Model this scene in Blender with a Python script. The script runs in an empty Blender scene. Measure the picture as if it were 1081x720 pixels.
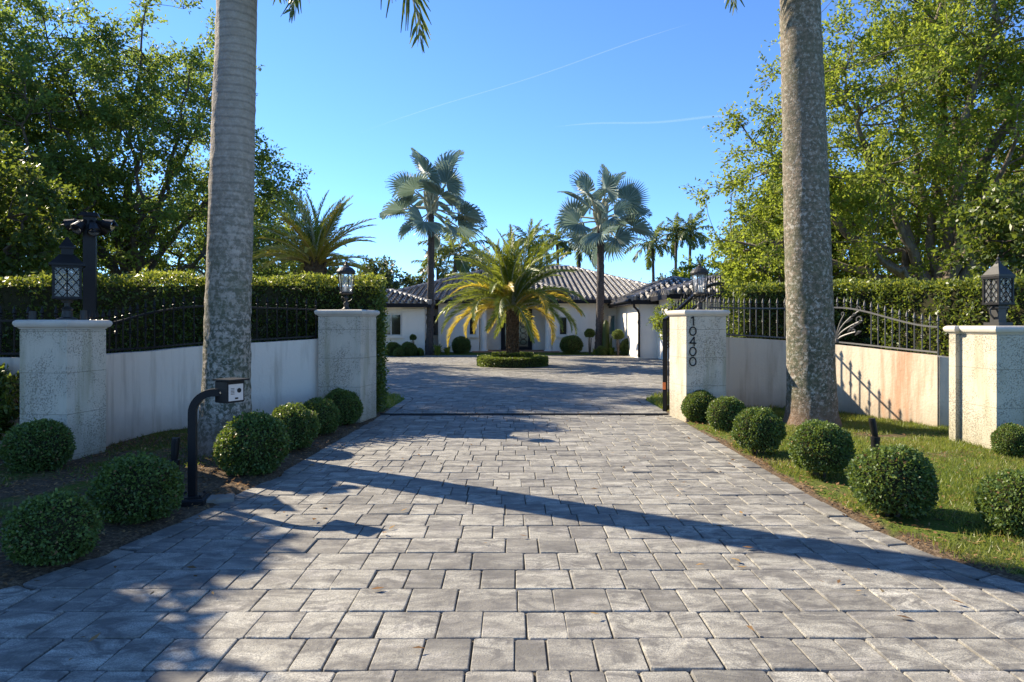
import bpy, math, random
import numpy as np
from mathutils import Vector, Matrix, Euler

R = math.radians
rng = np.random.default_rng(7)
random.seed(7)
S = bpy.context.scene
COL = S.collection
F, H = 707.0, 1.5            # focal length in photo pixels, eye height in metres


def at(px, D):               # world X of photo column px at distance D
    return (px - 540.5) / F * D


# ------------------------------------------------------------------ materials
def mat(name):
    m = bpy.data.materials.new(name)
    m.use_nodes = True
    nt = m.node_tree
    nt.nodes.clear()
    out = nt.nodes.new('ShaderNodeOutputMaterial')
    return m, nt, out


class NT:
    def __init__(s, nt):
        s.nt = nt

    def n(s, t, **kw):
        nd = s.nt.nodes.new('ShaderNode' + t)
        for k, v in kw.items():
            setattr(nd, k, v)
        return nd

    def link(s, a, b):
        s.nt.links.new(a, b)

    def setin(s, nd, i, v):
        if hasattr(v, 'is_output'):
            s.nt.links.new(v, nd.inputs[i])
        else:
            nd.inputs[i].default_value = v

    def math(s, op, a, b=0.0, clamp=False):
        nd = s.n('Math', operation=op, use_clamp=clamp)
        s.setin(nd, 0, a)
        s.setin(nd, 1, b)
        return nd.outputs[0]

    def mix(s, f, a, b, blend='MIX'):
        nd = s.n('Mix', data_type='RGBA', blend_type=blend)
        s.setin(nd, 0, f)
        for i, v in ((6, a), (7, b)):
            if isinstance(v, tuple) and len(v) == 3:
                v = v + (1,)
            s.setin(nd, i, v)
        return nd.outputs[2]

    def noise(s, vec, scale, detail=4, rough=.55, dist=0.0):
        nd = s.n('TexNoise')
        s.link(vec, nd.inputs['Vector'])
        nd.inputs['Scale'].default_value = scale
        nd.inputs['Detail'].default_value = detail
        nd.inputs['Roughness'].default_value = rough
        nd.inputs['Distortion'].default_value = dist
        return nd.outputs['Fac']

    def ramp(s, fac, stops, interp='LINEAR'):
        nd = s.n('ValToRGB')
        nd.color_ramp.interpolation = interp
        el = nd.color_ramp.elements
        while len(el) > 1:
            el.remove(el[-1])
        for i, (p, c) in enumerate(stops):
            if not isinstance(c, tuple):
                c = (c, c, c)
            e = el[0] if i == 0 else el.new(p)
            e.position = p
            e.color = c + (1,)
        s.setin(nd, 0, fac)
        return nd.outputs[0]

    def mapping(s, vec, scale=(1, 1, 1), loc=(0, 0, 0)):
        nd = s.n('Mapping')
        s.link(vec, nd.inputs[0])
        nd.inputs['Scale'].default_value = scale
        nd.inputs['Location'].default_value = loc
        return nd.outputs[0]

    def bump(s, h, strength, dist):
        nd = s.n('Bump')
        nd.inputs['Strength'].default_value = strength
        nd.inputs['Distance'].default_value = dist
        s.link(h, nd.inputs['Height'])
        return nd.outputs[0]

    def principled(s, col, rough=.6, spec=.3, normal=None, metal=0.0, coat=0.0):
        p = s.n('BsdfPrincipled')
        if isinstance(col, tuple):
            col = col + (1,)
        s.setin(p, 'Base Color', col)
        s.setin(p, 'Roughness', rough)
        s.setin(p, 'Specular IOR Level', spec)
        p.inputs['Metallic'].default_value = metal
        p.inputs['Coat Weight'].default_value = coat
        if normal is not None:
            s.link(normal, p.inputs['Normal'])
        return p.outputs[0]


def leaf_mat(name, stops, trans=.35, tcol=(.30, .40, .05), rough=.42, spec=.4):
    m, nt, out = mat(name)
    N = NT(nt)
    a = N.n('Attribute', attribute_name='rnd')
    col = N.ramp(a.outputs['Fac'], stops)
    g = N.n('TexCoord')
    nz = N.noise(g.outputs['Object'], 1.1, 2)
    col = N.mix(N.math('MULTIPLY', N.ramp(nz, [(.4, 0.0), (.65, 1.0)]), .35), col,
                N.mix(.5, col, stops[-1][1] + (1,)))
    p = N.principled(col, rough, spec)
    t = N.n('BsdfTranslucent')
    tc = N.mix(.6, col, tcol + (1,))
    N.link(tc, t.inputs[0])
    mx = N.n('MixShader')
    mx.inputs[0].default_value = trans
    N.link(p, mx.inputs[1])
    N.link(t.outputs[0], mx.inputs[2])
    N.link(mx.outputs[0], out.inputs[0])
    return m


def plain(name, col, rough=.5, spec=.4, metal=0.0, var=.15, scale=8, bump=0.0, coat=0.0):
    m, nt, out = mat(name)
    N = NT(nt)
    tc = N.n('TexCoord').outputs['Object']
    nz = N.noise(tc, scale, 5)
    c = N.mix(nz, tuple(x * (1 - var) for x in col), tuple(min(1, x * (1 + var)) for x in col))
    nr = N.bump(N.noise(tc, scale * 6, 4), .5, bump) if bump else None
    N.link(N.principled(c, rough, spec, nr, metal, coat), out.inputs[0])
    return m


def m_pavers():
    m, nt, out = mat('paver_stone')
    N = NT(nt)
    tc = N.n('TexCoord').outputs['Object']
    a = N.n('Attribute', attribute_name='rnd').outputs['Fac']
    off = N.n('CombineXYZ')
    N.setin(off, 0, N.math('MULTIPLY', a, 71.3))
    N.setin(off, 1, N.math('MULTIPLY', a, 133.7))
    add = N.n('VectorMath', operation='ADD')
    N.link(tc, add.inputs[0])
    N.link(off.outputs[0], add.inputs[1])
    v = add.outputs[0]
    base = N.ramp(a, [(0, (.25, .238, .197)), (.25, (.335, .318, .265)), (.5, (.405, .386, .32)), (.75, (.455, .434, .362)), (1, (.53, .506, .424))])
    cloud = N.noise(N.mapping(v, (2.2, 6.5, 1)), 1.0, 4, .6, .4)
    base = N.mix(N.ramp(cloud, [(.40, 0.0), (.60, .9)]), base, N.mix(1, base, (.46, .45, .45, 1), 'MULTIPLY'))
    blot = N.noise(N.mapping(v, (3.6, 6.5, 1), (7, 3, 0)), 1.0, 9, .76, 1.2)
    base = N.mix(N.ramp(blot, [(.465, 0.0), (.60, .85)]), base, (.085, .08, .072))
    pale = N.noise(N.mapping(v, (2.3, 5.2, 1), (1, 9, 0)), 1.0, 5, .65, .5)
    base = N.mix(N.ramp(pale, [(.55, 0.0), (.72, .5)]), base, (.52, .49, .44))
    grime = N.noise(tc, .55, 5, .6)
    base = N.mix(N.ramp(grime, [(.5, 0.0), (.74, .55)]), base, (.12, .115, .108))
    sp = N.noise(v, 130, 3, .7)
    base = N.mix(N.ramp(sp, [(.38, .75), (.58, 0.0)]), base, (.13, .125, .12))
    vo = N.n('TexVoronoi')
    vo.inputs['Scale'].default_value = 60
    N.link(v, vo.inputs['Vector'])
    pit = N.ramp(vo.outputs['Distance'], [(.08, 0.0), (.25, 1.0)])
    h = N.math('ADD', N.math('MULTIPLY', N.noise(v, 22, 6, .65), 1.0), N.math('MULTIPLY', pit, .25))
    nr = N.bump(h, .5, .010)
    N.link(N.principled(base, .75, .3, nr), out.inputs[0])
    return m


def m_ground():
    m, nt, out = mat('soil_and_lawn')
    N = NT(nt)
    tc = N.n('TexCoord').outputs['Object']
    sx = N.n('SeparateXYZ')
    N.link(tc, sx.inputs[0])
    a = N.n('Attribute', attribute_name='lawn').outputs['Fac']
    n1 = N.noise(tc, 1.6, 5)
    f = N.math('ADD', a, N.math('MULTIPLY', N.math('SUBTRACT', n1, .5), 1.6))
    soil = N.ramp(N.noise(tc, 40, 5, .7), [(.3, (.04, .028, .018)), (.5, (.13, .092, .058)), (.68, (.32, .235, .15))])
    soil = N.mix(N.ramp(N.noise(tc, 6, 3), [(.4, 0.0), (.7, .6)]), soil, (.055, .04, .028))
    grass = N.ramp(N.noise(tc, 60, 4, .7), [(.3, (.04, .065, .012)), (.55, (.11, .15, .025)), (.72, (.2, .21, .05))])
    c = N.mix(N.ramp(f, [(.4, 0.0), (.6, 1.0)]), soil, grass)
    nr = N.bump(N.noise(tc, 70, 6, .7), 1, .02)
    N.link(N.principled(c, .95, .1, nr), out.inputs[0])
    return m


def m_stucco(name, col, streak=.25, rust=None, mold=.55):
    m, nt, out = mat(name)
    N = NT(nt)
    tc = N.n('TexCoord').outputs['Object']
    sx = N.n('SeparateXYZ')
    N.link(tc, sx.inputs[0])
    n1 = N.noise(tc, 1.3, 5, .6)
    c = N.mix(N.math('MULTIPLY', n1, .5), col + (1,), tuple(x * .82 for x in col) + (1,))
    drip = N.noise(N.mapping(tc, (7, 7, .7)), 1.0, 4, .6)
    c = N.mix(N.ramp(drip, [(.48, 0.0), (.70, streak)]), c, (.34, .27, .19))
    low = N.ramp(N.math('ADD', sx.outputs[2], N.math('MULTIPLY', N.noise(tc, 5, 4), .3)), [(.14, mold), (.60, 0.0)])
    c = N.mix(low, c, (.17, .13, .09))
    if rust:
        gx = N.n('VectorMath', operation='DISTANCE')
        N.link(N.mapping(tc, (1, 1, .45)), gx.inputs[0])
        gx.inputs[1].default_value = (rust[0], rust[1], rust[2] * .45)
        d = N.math('ADD', gx.outputs['Value'], N.math('MULTIPLY', N.math('SUBTRACT', N.noise(N.mapping(tc, (9, 9, 1.1)), 1.0, 5, .65), .5), 1.5))
        c = N.mix(N.ramp(d, [(.05, .66), (.5, 0.0)]), c, (.40, .18, .085))
    h = N.math('ADD', N.noise(tc, 26, 6, .6), N.math('MULTIPLY', N.noise(tc, 5, 3), .8))
    nr = N.bump(h, .5, .012)
    N.link(N.principled(c, .85, .2, nr), out.inputs[0])
    return m


def m_coral(name, col, moss=.25):
    m, nt, out = mat(name)
    N = NT(nt)
    tc = N.n('TexCoord').outputs['Object']
    sx = N.n('SeparateXYZ')
    N.link(tc, sx.inputs[0])
    dv = N.noise(tc, 9, 3)
    dd = N.n('VectorMath', operation='MULTIPLY_ADD')
    N.link(tc, dd.inputs[0])
    dd.inputs[1].default_value = (1, 1, 1)
    cm = N.n('CombineXYZ')
    N.setin(cm, 0, N.math('MULTIPLY', dv, .05))
    N.setin(cm, 2, N.math('MULTIPLY', dv, .07))
    N.link(cm.outputs[0], dd.inputs[2])
    vo = N.n('TexVoronoi')
    vo.inputs['Scale'].default_value = 44
    vo.inputs['Randomness'].default_value = 1
    N.link(dd.outputs[0], vo.inputs['Vector'])
    zone = N.ramp(N.noise(tc, 2.3, 4, .6, .5), [(.36, 0.0), (.56, 1.0)])
    rad = N.math('MULTIPLY', zone, .36)
    pit = N.math('LESS_THAN', vo.outputs['Distance'], rad)
    fine = N.ramp(N.noise(tc, 55, 5, .7), [(.34, 1.0), (.46, 0.0)])
    pits = N.math('MAXIMUM', pit, N.math('MULTIPLY', fine, zone))
    jz = N.math('ABSOLUTE', N.math('SUBTRACT', N.math('FRACT', N.math('DIVIDE', N.math('ADD', sx.outputs[2], .11), .44)), .5))
    joint = N.math('MULTIPLY', N.math('LESS_THAN', jz, .006), .55)
    n1 = N.noise(tc, 2.2, 5, .6)
    c = N.mix(n1, tuple(x * 1.04 for x in col) + (1,), tuple(x * .78 for x in col) + (1,))
    c = N.mix(N.math('MULTIPLY', pits, .62), c, tuple(x * .3 for x in col) + (1,))
    c = N.mix(joint, c, (.16, .14, .11))
    drip = N.noise(N.mapping(tc, (5, 5, .7)), 1.0, 4, .6)
    c = N.mix(N.ramp(drip, [(.5, 0.0), (.75, moss)]), c, (.22, .2, .1))
    low = N.ramp(N.math('ADD', sx.outputs[2], N.math('MULTIPLY', N.noise(tc, 4, 4), .5)), [(.25, .45), (.75, 0.0)])
    c = N.mix(low, c, (.2, .18, .11))
    h = N.math('SUBTRACT', N.math('MULTIPLY', N.noise(tc, 30, 5), .35), N.math('MAXIMUM', pits, N.math('MULTIPLY', joint, 1.5)))
    nr = N.bump(h, .8, .008)
    N.link(N.principled(c, .88, .15, nr), out.inputs[0])
    return m


def m_royal(name, tint, rings=1.0, lichen=.5, zlo=.18):
    m, nt, out = mat(name)
    N = NT(nt)
    tc = N.n('TexCoord').outputs['Object']
    sx = N.n('SeparateXYZ')
    N.link(tc, sx.inputs[0])
    z = N.math('ADD', sx.outputs[2], N.math('MULTIPLY', N.noise(N.mapping(tc, (2, 2, 1)), 2.0, 3), .12))
    ring = N.noise(N.mapping(tc, (1.2, 1.2, 26)), 1.0, 5, .7)
    c = N.mix(ring, tuple(x * .62 for x in tint) + (1,), tuple(x * 1.3 for x in tint) + (1,))
    tw = N.n('TexWave', wave_type='BANDS', bands_direction='Z')
    tw.inputs['Scale'].default_value = 3.4
    tw.inputs['Distortion'].default_value = 2.2
    tw.inputs['Detail'].default_value = 3
    N.link(N.mapping(tc, (.5, .5, 1)), tw.inputs[0])
    rg = N.math('MULTIPLY', N.ramp(tw.outputs['Fac'], [(.0, 1.0), (.3, 0.0)]), .34 * rings)
    c = N.mix(rg, c, tuple(x * .35 for x in tint) + (1,))
    zf = N.ramp(N.math('MULTIPLY', z, .25), [(.3, 1.0), (.95, zlo)])
    vo = N.noise(tc, 16, 6, .72, .3)
    dark = N.math('MULTIPLY', N.ramp(vo, [(.44, 0.0), (.53, 1.0)]), N.math('MULTIPLY', zf, .95))
    c = N.mix(dark, c, (.07, .075, .05))
    wh = N.math('MULTIPLY', N.ramp(N.noise(N.mapping(tc, (1, 1, 1), (3, 5, 1)), 21, 5, .7), [(.53, 0.0), (.6, 1.0)]), N.math('MULTIPLY', N.math('ADD', zf, .15), lichen))
    c = N.mix(wh, c, (.58, .56, .49))
    moss = N.math('MULTIPLY', N.ramp(N.noise(tc, 3, 4), [(.45, 0.0), (.7, .6)]), zf)
    c = N.mix(moss, c, (.12, .125, .07))
    brown = N.ramp(z, [(.12, .75), (.6, 0.0)])
    c = N.mix(brown, c, (.17, .105, .07))
    h = N.math('ADD', N.noise(tc, 45, 6, .7), N.math('ADD', N.math('MULTIPLY', ring, .7), N.math('MULTIPLY', vo, .8)))
    nr = N.bump(h, .8, .016)
    N.link(N.principled(c, .88, .15, nr), out.inputs[0])
    return m


def m_bark(name, c0, c1, scale=9, zs=.35):
    m, nt, out = mat(name)
    N = NT(nt)
    tc = N.n('TexCoord').outputs['Object']
    nz = N.noise(N.mapping(tc, (1, 1, zs)), scale, 6, .7)
    c = N.ramp(nz, [(.3, c0), (.65, c1)])
    N.link(N.principled(c, .9, .1, N.bump(nz, .8, .03)), out.inputs[0])
    return m


def m_glass(name, tint=(.8, .82, .85), alpha=.45, rough=.12):
    m, nt, out = mat(name)
    N = NT(nt)
    p = N.principled(tint, rough, .6)
    t = N.n('BsdfTransparent')
    mx = N.n('MixShader')
    mx.inputs[0].default_value = alpha
    N.link(t.outputs[0], mx.inputs[1])
    N.link(p, mx.inputs[2])
    N.link(mx.outputs[0], out.inputs[0])
    return m


def m_tile():
    m, nt, out = mat('roof_tile')
    N = NT(nt)
    tc = N.n('TexCoord').outputs['Object']
    a = N.n('Attribute', attribute_name='rnd').outputs['Fac']
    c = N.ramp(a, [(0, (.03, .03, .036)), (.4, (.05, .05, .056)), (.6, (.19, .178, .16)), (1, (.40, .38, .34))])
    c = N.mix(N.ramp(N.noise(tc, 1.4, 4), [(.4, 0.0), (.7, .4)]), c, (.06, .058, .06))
    N.link(N.principled(c, .42, .5, None, 0, .25), out.inputs[0])
    return m


M = {}
M['paver'] = m_pavers()
M['joint'] = plain('joint_sand', (.095, .08, .06), .95, .1, var=.7, scale=6)
M['ground'] = m_ground()
M['wall_l'] = m_stucco('wall_stucco_left', (.70, .63, .53), .6)
M['wall_r'] = m_stucco('wall_stucco_right', (.64, .55, .42), .55, rust=(5.78, 9.95, .72))
M['coral_w'] = m_coral('coral_stone_white', (.62, .55, .435), .6)
M['coral_y'] = m_coral('coral_stone_weathered', (.52, .475, .37), .5)
M['cast'] = plain('cast_stone', (.54, .5, .43), .85, .2, var=.22, scale=5, bump=.004)
M['iron'] = plain('black_iron', (.010, .010, .011), .45, .22, var=.3, scale=14, bump=.001)
M['iron_g'] = plain('grey_iron', (.075, .075, .073), .5, .5, var=.3, scale=14, bump=.001)
M['bronze'] = plain('weathered_bronze', (.035, .034, .032), .5, .35, .2, var=.35, scale=18, bump=.002)
M['lampglass'] = m_glass('seeded_glass', (.24, .24, .23), .34, .2)
M['clear'] = m_glass('clear_glass', (.7, .75, .8), .22, .05)
M['bulb'] = plain('lamp_bulb', (.8, .78, .7), .3, .5, var=.05)
M['chrome'] = plain('reflector', (.7, .7, .7), .18, .5, .9, var=.05)
M['plate'] = plain('faceplate', (.55, .50, .46), .4, .5, .2, var=.08, scale=30)
M['concrete'] = plain('concrete', (.22, .2, .17), .9, .15, var=.25, scale=12, bump=.004)
M['royal_a'] = m_royal('royal_bark_grey', (.40, .345, .28), 1.25, .3)
M['royal_b'] = m_royal('royal_bark_lichen', (.235, .19, .14), .9, .5, .62)
M['shaft'] = plain('crownshaft_green', (.14, .22, .06), .4, .4, var=.2, scale=3)
M['bark'] = m_bark('bark_dark', (.035, .028, .022), (.13, .105, .08))
M['bark_l'] = m_bark('bark_light', (.07, .055, .042), (.24, .2, .16))
M['palmbark'] = m_bark('palm_bark', (.03, .026, .024), (.12, .105, .095), 14, 2.5)
M['bootbark'] = m_bark('palm_boot_bark', (.04, .028, .018), (.17, .105, .06), 12, 1.2)
M['twig'] = plain('shade_core', (.035, .034, .018), .95, .05, var=.5, scale=30)  # dark filling for the added cores that block light behind the leaves
M['hedge'] = leaf_mat('hedge_leaf', [(0, (.03, .05, .012)), (.5, (.058, .095, .02)), (.85, (.095, .145, .026)), (1, (.17, .21, .04))], .36, (.34, .42, .04))
M['hedgetip'] = leaf_mat('pale_and_sunny_leaf', [(0, (.09, .14, .022)), (1, (.24, .27, .045))], .45, (.5, .52, .05))  # pale leaf of bright plants; on hedges a painted sun highlight
M['box'] = leaf_mat('boxwood_leaf', [(0, (.026, .05, .014)), (.5, (.068, .118, .028)), (1, (.17, .23, .05))], .25, (.30, .40, .04), .5, .35)
M['oak_d'] = leaf_mat('dark_tree_leaf', [(0, (.04, .068, .02)), (.5, (.08, .128, .03)), (1, (.165, .215, .045))], .5, (.40, .52, .07), .55, .2)
M['oak_y'] = leaf_mat('bright_tree_leaf', [(0, (.07, .115, .02)), (.5, (.135, .195, .03)), (1, (.26, .29, .045))], .5, (.47, .55, .055), .55, .2)
M['far'] = leaf_mat('far_tree_leaf', [(0, (.025, .04, .016)), (.6, (.05, .075, .025)), (1, (.10, .125, .04))], .3, (.25, .32, .06))
M['royalf'] = leaf_mat('royal_frond', [(0, (.035, .055, .014)), (.7, (.07, .11, .022)), (1, (.24, .2, .07))], .35, (.35, .42, .05))
M['date'] = leaf_mat('date_frond', [(0, (.075, .115, .02)), (.6, (.15, .20, .032)), (1, (.25, .28, .055))], .36, (.48, .52, .05))
M['datey'] = leaf_mat('date_frond_yellow', [(0, (.32, .28, .04)), (.5, (.52, .39, .05)), (1, (.66, .43, .06))], .45, (.6, .48, .05))
M['bis'] = leaf_mat('silver_fan', [(0, (.10, .155, .13)), (.5, (.165, .23, .195)), (1, (.31, .37, .33))], .22, (.25, .35, .22), .5, .3)
M['stalk'] = plain('petiole', (.34, .33, .22), .5, .4, var=.2)
M['stalky'] = plain('yellow_petiole', (.42, .28, .06), .5, .4, var=.2)
M['grass'] = leaf_mat('grass_blade', [(0, (.05, .09, .015)), (.6, (.12, .17, .025)), (.85, (.24, .24, .06)), (1, (.34, .26, .11))], .4, (.4, .46, .05))
M['litter'] = leaf_mat('dead_leaf', [(0, (.06, .035, .02)), (.4, (.2, .115, .06)), (.75, (.28, .165, .08)), (1, (.38, .26, .12))], .15, (.5, .3, .1), .9, .0)
M['house'] = m_stucco('house_stucco', (.87, .81, .71), .06, None, .1)
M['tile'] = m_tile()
M['ridge'] = plain('ridge_tile', (.22, .21, .20), .5, .4, var=.3, scale=3)
M['fascia'] = plain('dark_fascia', (.012, .012, .015), .5, .2)
M['soffit'] = plain('soffit', (.5, .47, .42), .7, .2)
M['winframe'] = plain('white_frame', (.62, .6, .56), .5, .4, var=.05)
M['pane'] = plain('dark_pane', (.012, .016, .018), .06, .8, var=.3, scale=1, coat=.5)
M['panegreen'] = plain('green_pane', (.06, .15, .14), .08, .8, var=.2, scale=1, coat=.5)
M['doorglass'] = plain('door_glass', (.05, .08, .07), .08, .8, var=.6, scale=3)
M['orange'] = plain('orange_reflector', (.62, .16, .04), .4, .5)
M['tileporch'] = plain('terracotta_porch', (.36, .19, .12), .7, .3, var=.2, scale=6)


# ------------------------------------------------------------------ mesh builder
class MB:
    def __init__(s):
        s.v, s.f, s.m, s.r = [], [], [], []

    def add(s, vs, fs, mi=0, r=None):
        b = len(s.v)
        s.v += [tuple(p) for p in vs]
        rr = random.random() if r is None else r
        for f in fs:
            s.f.append(tuple(b + i for i in f))
            s.m.append(mi)
            s.r.append(rr)

    def box(s, c, d, rz=0.0, mi=0, r=None, taper=1.0, bev=0.0):
        x, y, z = d[0] / 2, d[1] / 2, d[2] / 2
        ca, sa = math.cos(rz), math.sin(rz)
        if bev > 0:
            rings = [(-z, x - bev, y - bev), (-z + bev, x, y), (z - bev, x, y), (z, x - bev, y - bev)]
        else:
            rings = [(-z, x, y), (z, x * taper, y * taper)]
        vs = []
        for (zz, xx, yy) in rings:
            for sx, sy in ((-1, -1), (1, -1), (1, 1), (-1, 1)):
                px, py = sx * xx, sy * yy
                vs.append((c[0] + px * ca - py * sa, c[1] + px * sa + py * ca, c[2] + zz))
        fs = [(3, 2, 1, 0)]
        k = len(rings)
        for q in range(k - 1):
            for i in range(4):
                j = (i + 1) % 4
                fs.append((q * 4 + i, q * 4 + j, q * 4 + 4 + j, q * 4 + 4 + i))
        e = (k - 1) * 4
        fs.append((e, e + 1, e + 2, e + 3))
        s.add(vs, fs, mi, r)

    def tube(s, pts, rad, n=8, mi=0, r=None, cap=True, square=False):
        pts = [Vector(p) for p in pts]
        if not hasattr(rad, '__len__'):
            rad = [rad] * len(pts)
        vs = []
        up = None
        for i, p in enumerate(pts):
            t = (pts[min(i + 1, len(pts) - 1)] - pts[max(i - 1, 0)])
            if t.length < 1e-9:
                t = Vector((0, 0, 1))
            t.normalize()
            if up is None:
                up = Vector((0, 0, 1)) if abs(t.z) < .9 else Vector((1, 0, 0))
            a = up - t * up.dot(t)
            if a.length < 1e-6:
                a = Vector((1, 0, 0)) - t * t.x
            a.normalize()
            up = a
            b = t.cross(a)
            for k in range(n):
                th = 2 * math.pi * (k + (.5 if square else 0)) / n
                q = p + (a * math.cos(th) + b * math.sin(th)) * rad[i]
                vs.append(q)
        fs = []
        for i in range(len(pts) - 1):
            for k in range(n):
                k2 = (k + 1) % n
                fs.append((i * n + k, i * n + k2, (i + 1) * n + k2, (i + 1) * n + k))
        if cap:
            fs.append(tuple(range(n))[::-1])
            e = (len(pts) - 1) * n
            fs.append(tuple(e + k for k in range(n)))
        s.add(vs, fs, mi, r)

    def lathe(s, prof, n=20, c=(0, 0, 0), mi=0, r=None, phase=0.0):
        vs = []
        for (rr, z) in prof:
            for k in range(n):
                th = 2 * math.pi * k / n + phase
                vs.append((c[0] + rr * math.cos(th), c[1] + rr * math.sin(th), c[2] + z))
        fs = []
        for i in range(len(prof) - 1):
            for k in range(n):
                k2 = (k + 1) % n
                fs.append((i * n + k, i * n + k2, (i + 1) * n + k2, (i + 1) * n + k))
        fs.append(tuple(range(n))[::-1])
        e = (len(prof) - 1) * n
        fs.append(tuple(e + k for k in range(n)))
        s.add(vs, fs, mi, r)

    def cone(s, apex_ring, c, mi=0):
        pass

    def build(s, name, mats, parent=None, smooth=False, loc=None):
        me = bpy.data.meshes.new(name)
        me.from_pydata(s.v, [], s.f)
        if not isinstance(mats, (list, tuple)):
            mats = [mats]
        for mm in mats:
            me.materials.append(mm)
        if len(mats) > 1:
            me.polygons.foreach_set('material_index', s.m)
        at_ = me.attributes.new('rnd', 'FLOAT', 'FACE')
        at_.data.foreach_set('value', s.r)
        if smooth:
            me.polygons.foreach_set('use_smooth', [True] * len(s.f))
        me.update()
        o = bpy.data.objects.new(name, me)
        COL.objects.link(o)
        if parent:
            o.parent = parent
        if loc:
            o.location = loc
        return o


def np_mesh(name, V, Q, mats, rnd, mi=None, parent=None, loc=None, smooth=False):
    me = bpy.data.meshes.new(name)
    me.vertices.add(len(V))
    me.vertices.foreach_set('co', np.asarray(V, dtype=np.float32).ravel())
    k = Q.shape[1]
    me.loops.add(Q.size)
    me.loops.foreach_set('vertex_index', Q.astype(np.int32).ravel())
    me.polygons.add(len(Q))
    me.polygons.foreach_set('loop_start', np.arange(0, Q.size, k, dtype=np.int32))
    me.polygons.foreach_set('loop_total', np.full(len(Q), k, dtype=np.int32))
    if not isinstance(mats, (list, tuple)):
        mats = [mats]
    for mm in mats:
        me.materials.append(mm)
    if mi is not None:
        me.polygons.foreach_set('material_index', np.asarray(mi, dtype=np.int32))
    if smooth:
        me.polygons.foreach_set('use_smooth', np.ones(len(Q), dtype=bool))
    a = me.attributes.new('rnd', 'FLOAT', 'FACE')
    a.data.foreach_set('value', np.asarray(rnd, dtype=np.float32))
    me.update(calc_edges=True)
    me.validate()
    o = bpy.data.objects.new(name, me)
    COL.objects.link(o)
    if parent:
        o.parent = parent
    if loc is not None:
        o.location = loc
    return o


def unit(a):
    return a / np.maximum(np.linalg.norm(a, axis=-1, keepdims=True), 1e-9)


def leaf_quads(P, D, L, W, fold=.25):
    """P base points, D unit directions; a folded rhombus per leaf, random roll."""
    n = len(P)
    rnd = unit(rng.normal(size=(n, 3)))
    side = unit(np.cross(D, rnd))
    nor = np.cross(side, D)
    L = np.broadcast_to(L, (n,))[:, None]
    W = np.broadcast_to(W, (n,))[:, None]
    a = P
    b = P + D * L * .45 + side * W * .5 + nor * W * fold
    c = P + D * L
    d = P + D * L * .45 - side * W * .5 + nor * W * fold
    V = np.stack([a, b, c, d], 1).reshape(-1, 3)
    Q = np.arange(4 * n).reshape(n, 4)
    return V, Q


def tag(o, label=None, cat=None, group=None, kind=None):
    if label:
        o['label'] = label
    if cat:
        o['category'] = cat
    if group:
        o['group'] = group
    if kind:
        o['kind'] = kind
    return o


def thing(name, label, cat, loc=(0, 0, 0), rz=0.0, group=None):
    o = bpy.data.objects.new(name, None)
    COL.objects.link(o)
    o.empty_display_size = .2
    o.location = loc
    o.rotation_euler = (0, 0, rz)
    return tag(o, label, cat, group)


def smooth01(x, a, b):
    t = np.clip((x - a) / (b - a), 0, 1)
    return t * t * (3 - 2 * t)


# ------------------------------------------------------------------ driveway outline and ground height
YL = np.array([-6, -1, 1, 2, 3, 3.75, 4.33, 5.25, 6.75, 10.2, 13.6, 14.2, 15.2, 16.6, 18.2, 20, 22, 33.4])
XL = np.array([-12, -8.5, -5.6, -4.3, -3.4, -2.9, -2.69, -2.5, -2.34, -2.2, -2.16, -2.45, -3.4, -5.4, -7.8, -9.6, -10.2, -10.2])
YR = np.array([-6, -1, 1, 2, 3, 3.81, 4.29, 4.95, 6.09, 9.9, 13.4, 14.2, 15.4, 17, 19, 21, 23, 33.4])
XR = np.array([12, 8.8, 5.8, 4.5, 3.5, 2.97, 2.78, 2.64, 2.62, 2.66, 2.66, 3.0, 4.2, 6.6, 9.2, 10.9, 11.4, 11.4])


def xl(y):
    return np.interp(y, YL, XL)


def xr(y):
    return np.interp(y, YR, XR)


def gz(x, y):
    d = np.maximum(xl(y) - x, x - xr(y))
    d = np.where(y > 33.4, np.maximum(d, y - 33.4), d)
    h = -.07 + .085 * smooth01(d, -.12, .02) + .045 * smooth01(d, 0, 1.5)
    return h


# ground sheet
gxs = np.concatenate([[-700, -250, -100, -50, -28, -20], np.arange(-15, 15.01, .16), [20, 28, 50, 100, 250, 700]])
gys = np.concatenate([[-60, -30, -15, -8], np.arange(-3, 15, .16), np.arange(15, 36, .5), [40, 50, 70, 100, 180, 400, 900]])
GX, GY = np.meshgrid(gxs, gys)
GZ = gz(GX, GY) + rng.normal(size=GX.shape) * .006 * (np.abs(GX) < 15)
nx, ny = len(gxs), len(gys)
idx = np.arange(nx * ny).reshape(ny, nx)
Q = np.stack([idx[:-1, :-1], idx[:-1, 1:], idx[1:, 1:], idx[1:, :-1]], -1).reshape(-1, 4)
ground = np_mesh('ground', np.stack([GX, GY, GZ], -1).reshape(-1, 3), Q, M['ground'], np.zeros(len(Q)), smooth=True)


def lawn_amount(x, y):
    dr = x - xr(y)
    dl = xl(y) - x
    r = .58 + smooth01(dr, .1, .9) * .28
    r = np.where((dr > 0) & (dr < .09), .2, r)
    l = smooth01(dl, .4, 1.4) * .4
    v = np.where(dr > 0, r, np.where(dl > 0, l, 0))
    v = np.where(y > 12, .85, v)
    # mulch patch by the wall and under the palm
    v = v - .55 * np.exp(-((x - 4.6) ** 2 / .5 + (y - 8.7) ** 2 / .25))
    v = v - .5 * np.exp(-((x - 4.9) ** 2 / .3 + (y - 7.6) ** 2 / .12))
    return np.clip(v, 0, 1)


la = ground.data.attributes.new('lawn', 'FLOAT', 'POINT')
la.data.foreach_set('value', lawn_amount(GX, GY).ravel().astype(np.float32))
tag(ground, kind='structure')

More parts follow.
